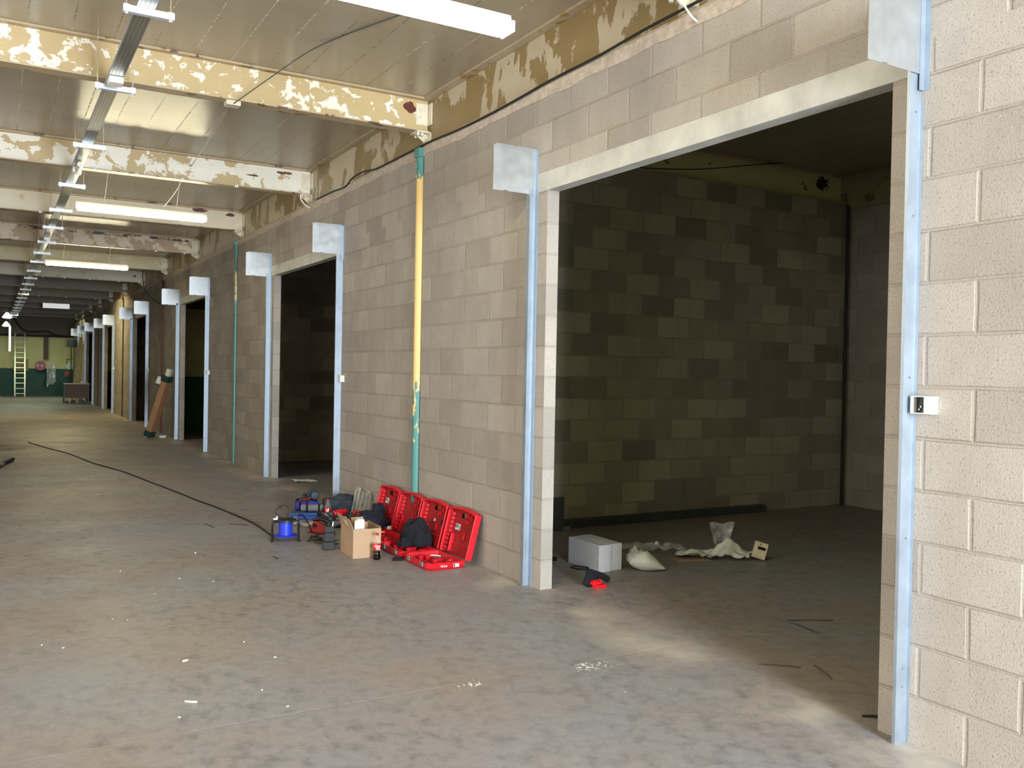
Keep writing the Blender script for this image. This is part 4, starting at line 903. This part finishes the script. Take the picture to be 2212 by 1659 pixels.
# ------------------------------------------------------------------ inside the nearest unit
for k, (x, lb) in enumerate(((0.69, 'left one of two smooth grey blocks standing side by side'), (0.815, 'right one of two smooth grey blocks standing side by side'))):
    b = B(); box(b, 0, 0.118, 0, 0.44, 0, 0.218); tag(obj('loose_block', b, M['block2'], bevel=0.004, loc=(x+0.03, 5.80+0.02*k, 0), rot=(0, 0, 0.0)), lb, 'block', 'two grey blocks in the nearest unit')
t = thing('filled_bag', 'white filled plastic bag slumped beside the grey blocks', 'bag', (1.13, 5.72, 0), -0.75)
b = B()
segs, rgs = 28, 18; V = []
for j in range(rgs+1):
    a = -PI/2+PI*j/rgs; row = []
    for i in range(segs):
        p = 2*PI*i/segs; v = Vector((math.cos(p)*math.cos(a), math.sin(p)*math.cos(a), math.sin(a))); n = 0.10*noise.fractal(v*2.3, 1, 2, 3)
        sk = 1-0.72*max(0.0, v.x)-0.15*max(0.0, -v.x); n *= 0.7
        row.append(b.verts.new(((0.15*v.x+0.01)*(1+n*0.4), 0.105*v.y*sk*(1+n), max(0.0, 0.078*sk+0.078*v.z*sk*(1+n)))))
    V.append(row)
for j in range(rgs):
    for i in range(segs): b.faces.new((V[j][i], V[j][(i+1) % segs], V[j+1][(i+1) % segs], V[j+1][i]))
bmesh.ops.remove_doubles(b, verts=b.verts, dist=0.0005)
obj('contents', b, M['whitebag'], t, smooth=True)
b = B(); heap(b, 0.085, 0.085, 0.10, 8.8, 0.4, peak=0.4); obj('tied_top', b, M['clear'], t, smooth=True, loc=(-0.08, 0.02, 0.07))
t = thing('fixing_strip', 'black glove lying over bright red plastic blocks on the unit floor', 'glove', (0.43, 5.47, 0), 0.1)
b = B(); tube(b, [(-0.085, -0.01, 0.02), (-0.05, 0, 0.07), (-0.02, 0.02, 0.10), (0.03, 0.02, 0.085), (0.10, 0.01, 0.06), (0.15, -0.005, 0.028)], 0.024, 8, 4); obj('glove_fingers', b, M['blackcl'], t, smooth=True)
b = B(); heap(b, 0.065, 0.05, 0.10, 2.9, 0.4); obj('glove_palm', b, M['blackcl'], t, smooth=True)
b = B(); box(b, -0.05, 0.05, -0.10, -0.045, 0, 0.025); box(b, -0.06, 0.02, -0.075, -0.03, 0.0251, 0.045)
for k in range(3): box(b, -0.05+0.03*k, -0.035+0.03*k, -0.073, -0.035, 0.0452, 0.055)
obj('red_block', b, m_plain('vivid_red_plastic', (225, 26, 38), 0.4), t, bevel=0.003)
b = B(); tube(b, [(0.60, 6.03, 0.012), (0.63, 5.97, 0.008), (0.66, 5.93, 0.01), (0.70, 5.91, 0.014), (0.70, 5.95, 0.02), (0.66, 5.985, 0.022), (0.62, 6.03, 0.02)], 0.006, 6); tag(obj('black_strap', b, M['rubber'], smooth=True), 'looped black strap on the floor at the foot of the grey blocks', 'strap')
b = B(); cyl(b, (0.50, 6.38, 0.02), (0.66, 6.33, 0.02), 0.02, 10); tag(obj('tool_handle', b, M['black'], smooth=True), 'short black tool handle peeping out behind the left jamb of the nearest doorway', 'tool_handle')  # short black stub, read as a tool handle
b = B(); crumple(b, 0.55, 0.30, 8.3, 0.07); tag(obj('clear_plastic_sheet', b, M['clear'], smooth=True, loc=(1.66, 6.28, 0.004), rot=(0, 0, -0.5)), 'crumpled clear plastic sheet on the unit floor behind the white bag', 'plastic sheet')
b = B(); box(b, 0, 0.30, 0, 0.14, 0, 0.004); tag(obj('cardboard_sheet', b, M['card'], loc=(1.60, 5.86, 0.0), rot=(0, 0, -0.25)), 'flat brown cardboard piece under the clear plastic sheet', 'cardboard')
b = B(); heap(b, 0.022, 0.02, 0.03, 3.0, 0.4); tag(obj('tissue_scrap', b, M['paper'], loc=(1.72, 6.30, 0.06)), 'small white paper scrap on the clear plastic sheet', 'paper')
b = B(); crumple(b, 0.62, 0.26, 5.7, 0.055, 34, 20, lambda u, v: 0.11*math.exp(-((u-0.18)/0.17)**2)*max(0, 1-abs(v)*1.6)); tag(obj('white_sheet', b, M['sheet'], smooth=False, loc=(2.0, 5.86, 0.004), rot=(0, 0, -0.46)), 'crumpled thin white sheet peaked in the middle on the unit floor', 'sheet')
b = B(); g = []
for i in range(13):
    row = []
    for j in range(11):
        u_ = i/12; v_ = j/10; n = 0.02*noise.noise(Vector((u_*4, v_*4, 2)))
        row.append(b.verts.new(((u_-0.5)*(0.10+0.14*v_), 0.03*math.sin(u_*3)+n, 0.005+0.25*v_+0.012*math.sin(u_*9))))
    g.append(row)
for i in range(12):
    for j in range(10): b.faces.new((g[i][j], g[i+1][j], g[i+1][j+1], g[i][j+1]))
t = thing('standing_bag', 'clear plastic bag standing up with a little red inside', 'plastic bag', (2.27, 6.05, 0), -0.4)
obj('film', b, M['clear'], t, smooth=True)
b = B(); heap(b, 0.025, 0.02, 0.04, 6, 0.3); obj('red_contents', b, m_plain('faded_red', (150, 60, 56), 0.6), t, loc=(0.0, 0.025, 0.05))
t = thing('meter_box', 'small white plastic box with a dark display tilted on the unit floor', 'meter', (2.26, 5.57, 0.012), 0)
mm = Matrix.Rotation(-0.42, 4, 'Z') @ Matrix.Rotation(0.30, 4, 'Y') @ Matrix.Rotation(-0.12, 4, 'X')
b = B(); box(b, -0.065, 0.045, -0.0, 0.05, 0.008, 0.15, mm); obj('case', b, m_plain('cream_plastic', (226, 214, 180), 0.5), t, bevel=0.004)
b = B(); box(b, -0.045, 0.025, -0.003, -0.0005, 0.085, 0.11, mm); obj('display', b, M['black'], t)
b = B(); box(b, -0.035, -0.02, -0.002, -0.0005, 0.125, 0.136, mm); obj('button', b, M['greycl'], t)
b = B(); heap(b, 0.03, 0.02, 0.06, 1.1, 0.6); tag(obj('black_clip', b, M['black'], loc=(2.36, 5.62, 0.0)), 'small black spiky clip right of the white meter box', 'clip')
t = thing('steel_channel', 'long dark steel channel lying along the foot of the partition', 'steel channel', (0, 0, 0))
b = B(); box(b, 1.55, 4.43, 7.60, 7.604, 0.0, 0.085); box(b, 1.55, 4.43, 7.604, 7.69, 0.081, 0.085); box(b, 1.55, 4.43, 7.604, 7.69, 0.0, 0.004); obj('channel', b, M['dark'], t)
t = thing('short_channel', 'short dark steel channel standing upright at the end of the long one', 'steel channel', (1.46, 7.54, 0))
b = B(); prism(b, [(-0.04, 0), (0.075, 0), (0.075, 0.05), (0.07, 0.05), (0.07, 0.005), (-0.035, 0.005), (-0.035, 0.05), (-0.04, 0.05)], 2, 0.0, 0.335); obj('upright', b, M['dark'], t)
b = B(); box(b, 0.0755, 0.16, 0.0, 0.04, 0, 0.035); obj('foot_piece', b, M['galv'], t)
t = thing('corner_column', 'thin dark steel column in the back corner of the nearest unit', 'column', (5.72, 7.58, 0))
b = B(); cyl(b, (0, 0, 0), (0, 0, 3.75), 0.02, 14); obj('shaft', b, M['darkpipe'], t)
for (p0, p1, lb) in (((1.001, 4.072), (0.968, 3.825), 'short dark rod lying farthest inside the nearest unit'), ((0.19, 3.559), (0.362, 3.41), 'dark rod lying on the threshold edge of the shadow'), ((0.456, 3.406), (0.362, 3.203), 'bent dark rod lying right of the threshold rod'), ((1.30, 3.98), (1.02, 4.12), 'faint dark rod beyond the others on the unit floor')):
    mx_ = ((p0[0]+p1[0])/2+0.006, (p0[1]+p1[1])/2+0.004)
    b = B(); tube(b, [p0+(0.004,), mx_+(0.005,), p1+(0.004,)], 0.0028, 6, 4); tag(obj('thin_rod', b, M['dark']), lb, 'rod', 'thin dark rods on the floor')
for (p0, p1, lb) in (((-1.622, 9.347), (-1.583, 9.095), 'short black strip of wire on the hall floor left of the extension reel'), ((-1.43, 7.50), (-1.42, 7.36), 'tiny black wire offcut on the floor in front of the extension reel'), ((-0.66, 10.0), (-0.62, 10.25), 'short black wire offcut near the green box'), ((-1.397, 9.25), (-1.249, 9.093), 'faint thin wire on the floor behind the extension reel')):
    b = B(); tube(b, [p0+(0.004,), ((p0[0]+p1[0])/2+0.01, (p0[1]+p1[1])/2, 0.004), p1+(0.004,)], 0.0028, 6, 4); tag(obj('wire_offcut', b, M['rubber']), lb, 'wire', 'wire offcuts on the hall floor')
b = B(); crumple(b, 0.30, 0.22, 12.3, 0.02, 14, 10); tag(obj('torn_paper', b, M['paper'], loc=(0.33, 12.35, 0.0)), 'torn pale paper on the floor of the second unit', 'paper')
b = B(); tube(b, [(0.07, 2.78, 0.004), (0.13, 2.72, 0.012), (0.12, 2.68, 0.018), (0.09, 2.66, 0.012)], 0.006, 6); tag(obj('black_strip', b, M['rubber'], smooth=True), 'black rubber strip at the foot of the right jamb', 'strip')
# white chips on the floor
chips = [(-1.977, 7.91), (-2.571, 5.024), (-2.656, 4.391), (-2.626, 4.362), (-3.129, 5.557), (-2.822, 6.053), (-3.23, 5.665), (-2.744, 5.991), (-2.337, 9.486), (-2.26, 7.005), (-2.494, 6.606), (-2.269, 4.131), (-2.321, 4.399), (-2.739, 4.223), (-2.055, 6.809), (-2.618, 7.449), (-2.211, 5.223), (-2.128, 4.87)]
chipl = {0: 'white chip farthest up the floor towards the cable', 1: 'roundish white chip on the floor left of centre', 2: 'long white splinter on the hall floor'}
for k, (x, y) in enumerate(chips):
    if k == 3: continue
    b = B(); L_ = (0.018 if k in (0, 1) else 0.0085); W2 = L_*0.55
    if k == 2: L_, W2 = 0.034, 0.006
    pts = [(L_*math.cos(a)*(0.8+0.3*random.random()), W2*math.sin(a)*(0.8+0.3*random.random())) for a in (0, 1, 2, 3.1, 4.1, 5.2)]
    prism(b, pts, 2, 0, 0.006 if k < 3 else 0.003)
    bands = [('closest to the camera', 0, 4.6), ('in the middle distance', 4.6, 6.3), ('beyond the middle distance', 6.3, 99)]
    bn, lo_, hi_ = [q_ for q_ in bands if q_[1] <= y < q_[2]][0]
    row_ = sorted([c_ for i_, c_ in enumerate(chips) if i_ > 3 and lo_ <= c_[1] < hi_], key=lambda c_: (c_[0]+3.4837)/c_[1])
    deflt = 'tiny white speck of plaster, %s from the left of those %s' % (onames[row_.index((x, y))] if (x, y) in row_ else 'first', bn)
    tag(obj('plaster_chip', b, M['white'], loc=(x, y, 0.0005), rot=(0, 0, random.random()*3 if k != 2 else -0.6)), chipl.get(k, deflt), 'plaster chip', 'white plaster chips on the hall floor')

# ------------------------------------------------------------------ cardboard tube by the third doorway
t = thing('cardboard_tube', 'long square cardboard tube with dark green end caps leaning on the wall', 'cardboard tube', (-0.50, 20.98, 0.0))
dirv = Vector((0.34, -0.36, 1.40)).normalized(); q = dirv.to_track_quat('Z', 'Y').to_matrix().to_4x4(); base = Matrix.Translation((0, 0, 0.05)) @ q
b = B(); box(b, -0.085, 0.085, -0.07, 0.07, 0.08, 1.30, base); obj('tube', b, m_plain('brown_cardboard_tube', (150, 112, 78), 0.85), t, bevel=0.01)
b = B(); box(b, -0.098, 0.098, -0.083, 0.083, -0.01, 0.12, base); obj('end_cap', b, M['green'], t, bevel=0.012)
b = B(); box(b, -0.098, 0.098, -0.083, 0.083, 1.27, 1.40, base); obj('end_cap', b, M['green'], t, bevel=0.012)
b = B(); box(b, -0.05, 0.05, -0.05, 0.05, 1.401, 1.56, base); obj('white_core', b, M['whitem'], t, bevel=0.01)
b = B(); box(b, -0.05, 0.05, -0.04, 0.04, 0, 0.16); o = tag(obj('white_carton', b, M['white'], loc=(-0.44, 20.85, 1.18), rot=(0.2, 0.3, 0.3), bevel=0.008), 'small white and black carton tucked at the top of the cardboard tube', 'carton')
o.location = (-0.36, 20.80, 1.20)
b = B(); box(b, -0.07, 0.07, -0.03, 0.03, 0, 0.05); tag(obj('paper_scrap', b, M['paper'], loc=(-0.22, 21.0, 0.0), rot=(0, 0, 0.3), bevel=0.01), 'white paper scrap on the floor beside the cardboard tube', 'paper')

# ------------------------------------------------------------------ far end of the hall
t = thing('desk', 'brown desk with a modesty panel standing across the far end of the hall', 'desk', (-0.56, 40.6, 0), 0)
b = B(); box(b, -0.43, 0.53, 0, 0.62, 0.78, 0.81); obj('desk_top', b, M['whitem'], t)
b = B(); box(b, -0.37, 0.50, 0.02, 0.04, 0.22, 0.78); obj('modesty_panel', b, M['board'], t)
for x in (-0.40, 0.50):
    for yy in (0.06, 0.58):
        b = B(); box(b, x-0.02, x+0.02, yy-0.02, yy+0.02, 0, 0.78); obj('leg', b, M['dark'], t)
for (x, w_, h_, lb, mt) in ((-0.85, 0.07, 0.10, 'dark boot under the desk, left one', 'brown'), (-0.62, 0.10, 0.13, 'brown bundle under the middle of the desk', 'board'), (-0.28, 0.12, 0.14, 'pale bundle under the right of the desk', 'greycl')):
    b = B(); heap(b, w_, 0.12, h_, x*9, 0.3, 20, 8); tag(obj('bundle', b, M[mt], smooth=True, loc=(x, 40.9, 0)), lb, 'bundle')
b = B(); heap(b, 0.16, 0.16, 0.13, 4.2, 0.4, 20, 8); tag(obj('white_cloth', b, M['paper'], smooth=True, loc=(-0.22, 40.95, 0.811)), 'crumpled white cloth on the right end of the desk', 'cloth')
for k, (x0, x1) in enumerate(((-0.62, -0.26), (-0.47, -0.19), (-0.35, -0.14))):
    b = B(); p0 = Vector((x0, 41.5+0.1*k, 0.0)); p1 = Vector((x1, 42.3+0.1*k, 2.75-0.15*k)); d = (p1-p0); q = d.to_track_quat('Z', 'Y').to_matrix().to_4x4()
    box(b, -0.045, 0.045, -0.012, 0.012, 0, d.length, Matrix.Translation(p0) @ q)
    tag(obj('timber_batten', b, M['wood']), ['long pale timber batten leaning behind the desk, leftmost of three', 'long pale timber batten leaning behind the desk, middle of three', 'long pale timber batten leaning behind the desk, rightmost of three'][k], 'timber batten', 'timber battens leaning behind the desk')
t = thing('aluminium_ladder', 'tall aluminium ladder leaning against the green and cream end wall', 'ladder', (-2.36, 48.85, 0), 0)
lm = Matrix.Rotation(-math.radians(15), 4, 'X')
for x in (-0.21, 0.21):
    b = B(); box(b, x-0.03, x+0.03, -0.03, 0.03, 0, 3.15, lm); obj('stile', b, M['alu'], t)
for k in range(12):
    b = B(); box(b, -0.18, 0.18, -0.018, 0.018, 0.13+0.255*k, 0.165+0.255*k, lm); obj('rung', b, M['alu'], t)
t = thing('hose_reel', 'red fire hose reel mounted on the far end wall', 'hose reel', (-1.46, 49.84, 1.50))
b = B(); cyl(b, (0, -0.14, 0), (0, 0.12, 0), 0.235, 28); obj('drum', b, M['hosered'], t)
for x in (-0.13, 0.06):
    b = B(); cyl(b, (x, -0.145, 0), (x, -0.155, 0), 0.045, 14); obj('white_disc', b, M['paper'], t)
b = B(); tube(b, [(0.2, -0.1, -0.1), (0.25, -0.12, -0.5), (0.15, -0.12, -0.9), (0.3, -0.12, -1.1)], 0.02, 6); obj('hose', b, M['rubber'], t)
b = B(); cyl(b, (-0.26, 49.99, 1.10), (-0.26, 49.93, 1.10), 0.16, 20); o = tag(obj('round_sign', b, M['greycl']), 'small round red sign with a pale rim on the far end wall', 'sign')
b = B(); cyl(b, (-0.26, 49.929, 1.10), (-0.26, 49.915, 1.10), 0.12, 20); obj('red_face', b, M['hosered'], o)
b = B(); mm = Matrix.Translation((-0.18, 49.95, 1.50)) @ Matrix.Rotation(PI/4, 4, 'Y'); box(b, -0.14, 0.14, -0.01, 0.01, -0.14, 0.14, mm); tag(obj('diamond_sign', b, M['paper']), 'white diamond sign above the round red sign', 'sign')
b = B()
for (x0, x1, z0, z1) in ((-0.30, 0.06, 1.83, 1.86), (-0.30, 0.06, 1.43, 1.46), (-0.30, -0.27, 1.46, 1.83), (0.03, 0.06, 1.46, 1.83)): box(b, x0, x1, 49.97, 49.99, z0, z1)
tag(obj('sign_frame', b, M['brown']), 'thin dark square frame behind the white diamond sign', 'frame')
b = B(); box(b, -2.62, -1.98, 49.86, 49.99, 1.22, 1.80); tag(obj('wall_cabinet', b, m_plain('mustard_panel', (150, 136, 80), 0.6)), 'mustard wall cabinet behind the ladder', 'cabinet')
b = B(); box(b, -1.33, -1.12, 49.8, 49.98, 1.82, 2.9); tag(obj('wall_duct', b, M['brown']), 'brown vertical duct on the end wall above the hose reel', 'duct')
b = B(); crumple(b, 0.5, 0.15, 2.3, 0.05, 14, 8); 
for v in b.verts: v.co = Vector((v.co.x*0.8, v.co.z*0.6-0.02, 0.55+v.co.y*8*0.9+v.co.x*0.5))
tag(obj('netting', b, M['clear'], loc=(-0.98, 49.8, 0.55)), 'wispy grey netting hanging beside the hose reel', 'netting')
b = B(); cyl(b, (XL+0.1, 49.85, 2.96), (XB-3.0, 49.85, 2.96), 0.05, 10); tag(obj('dark_pipe', b, M['darkpipe']), 'dark horizontal pipe across the top of the end wall', 'pipe')
cable('sagging_pipe', 'dark flexible pipe rising and falling above the end wall pipe', [(-2.75, 49.7, 4.0), (-2.3, 49.7, 3.3), (-1.9, 49.7, 3.16), (-1.2, 49.7, 3.2), (-0.9, 49.7, 3.05), (-0.3, 49.7, 2.96)], 0.045, M['darkpipe'], 'pipe')
t = thing('black_cabinet', 'black box on a thin black post beside the sixth doorway', 'post box', (-0.20, 46.9, 0), 0)
b = B(); cyl(b, (-0.1, 0, 0), (-0.1, 0, 2.4), 0.02, 8); obj('post', b, M['black'], t)
b = B(); box(b, -0.28, 0.14, -0.1, 0.1, 2.4, 2.75); obj('box', b, M['black'], t, bevel=0.01)
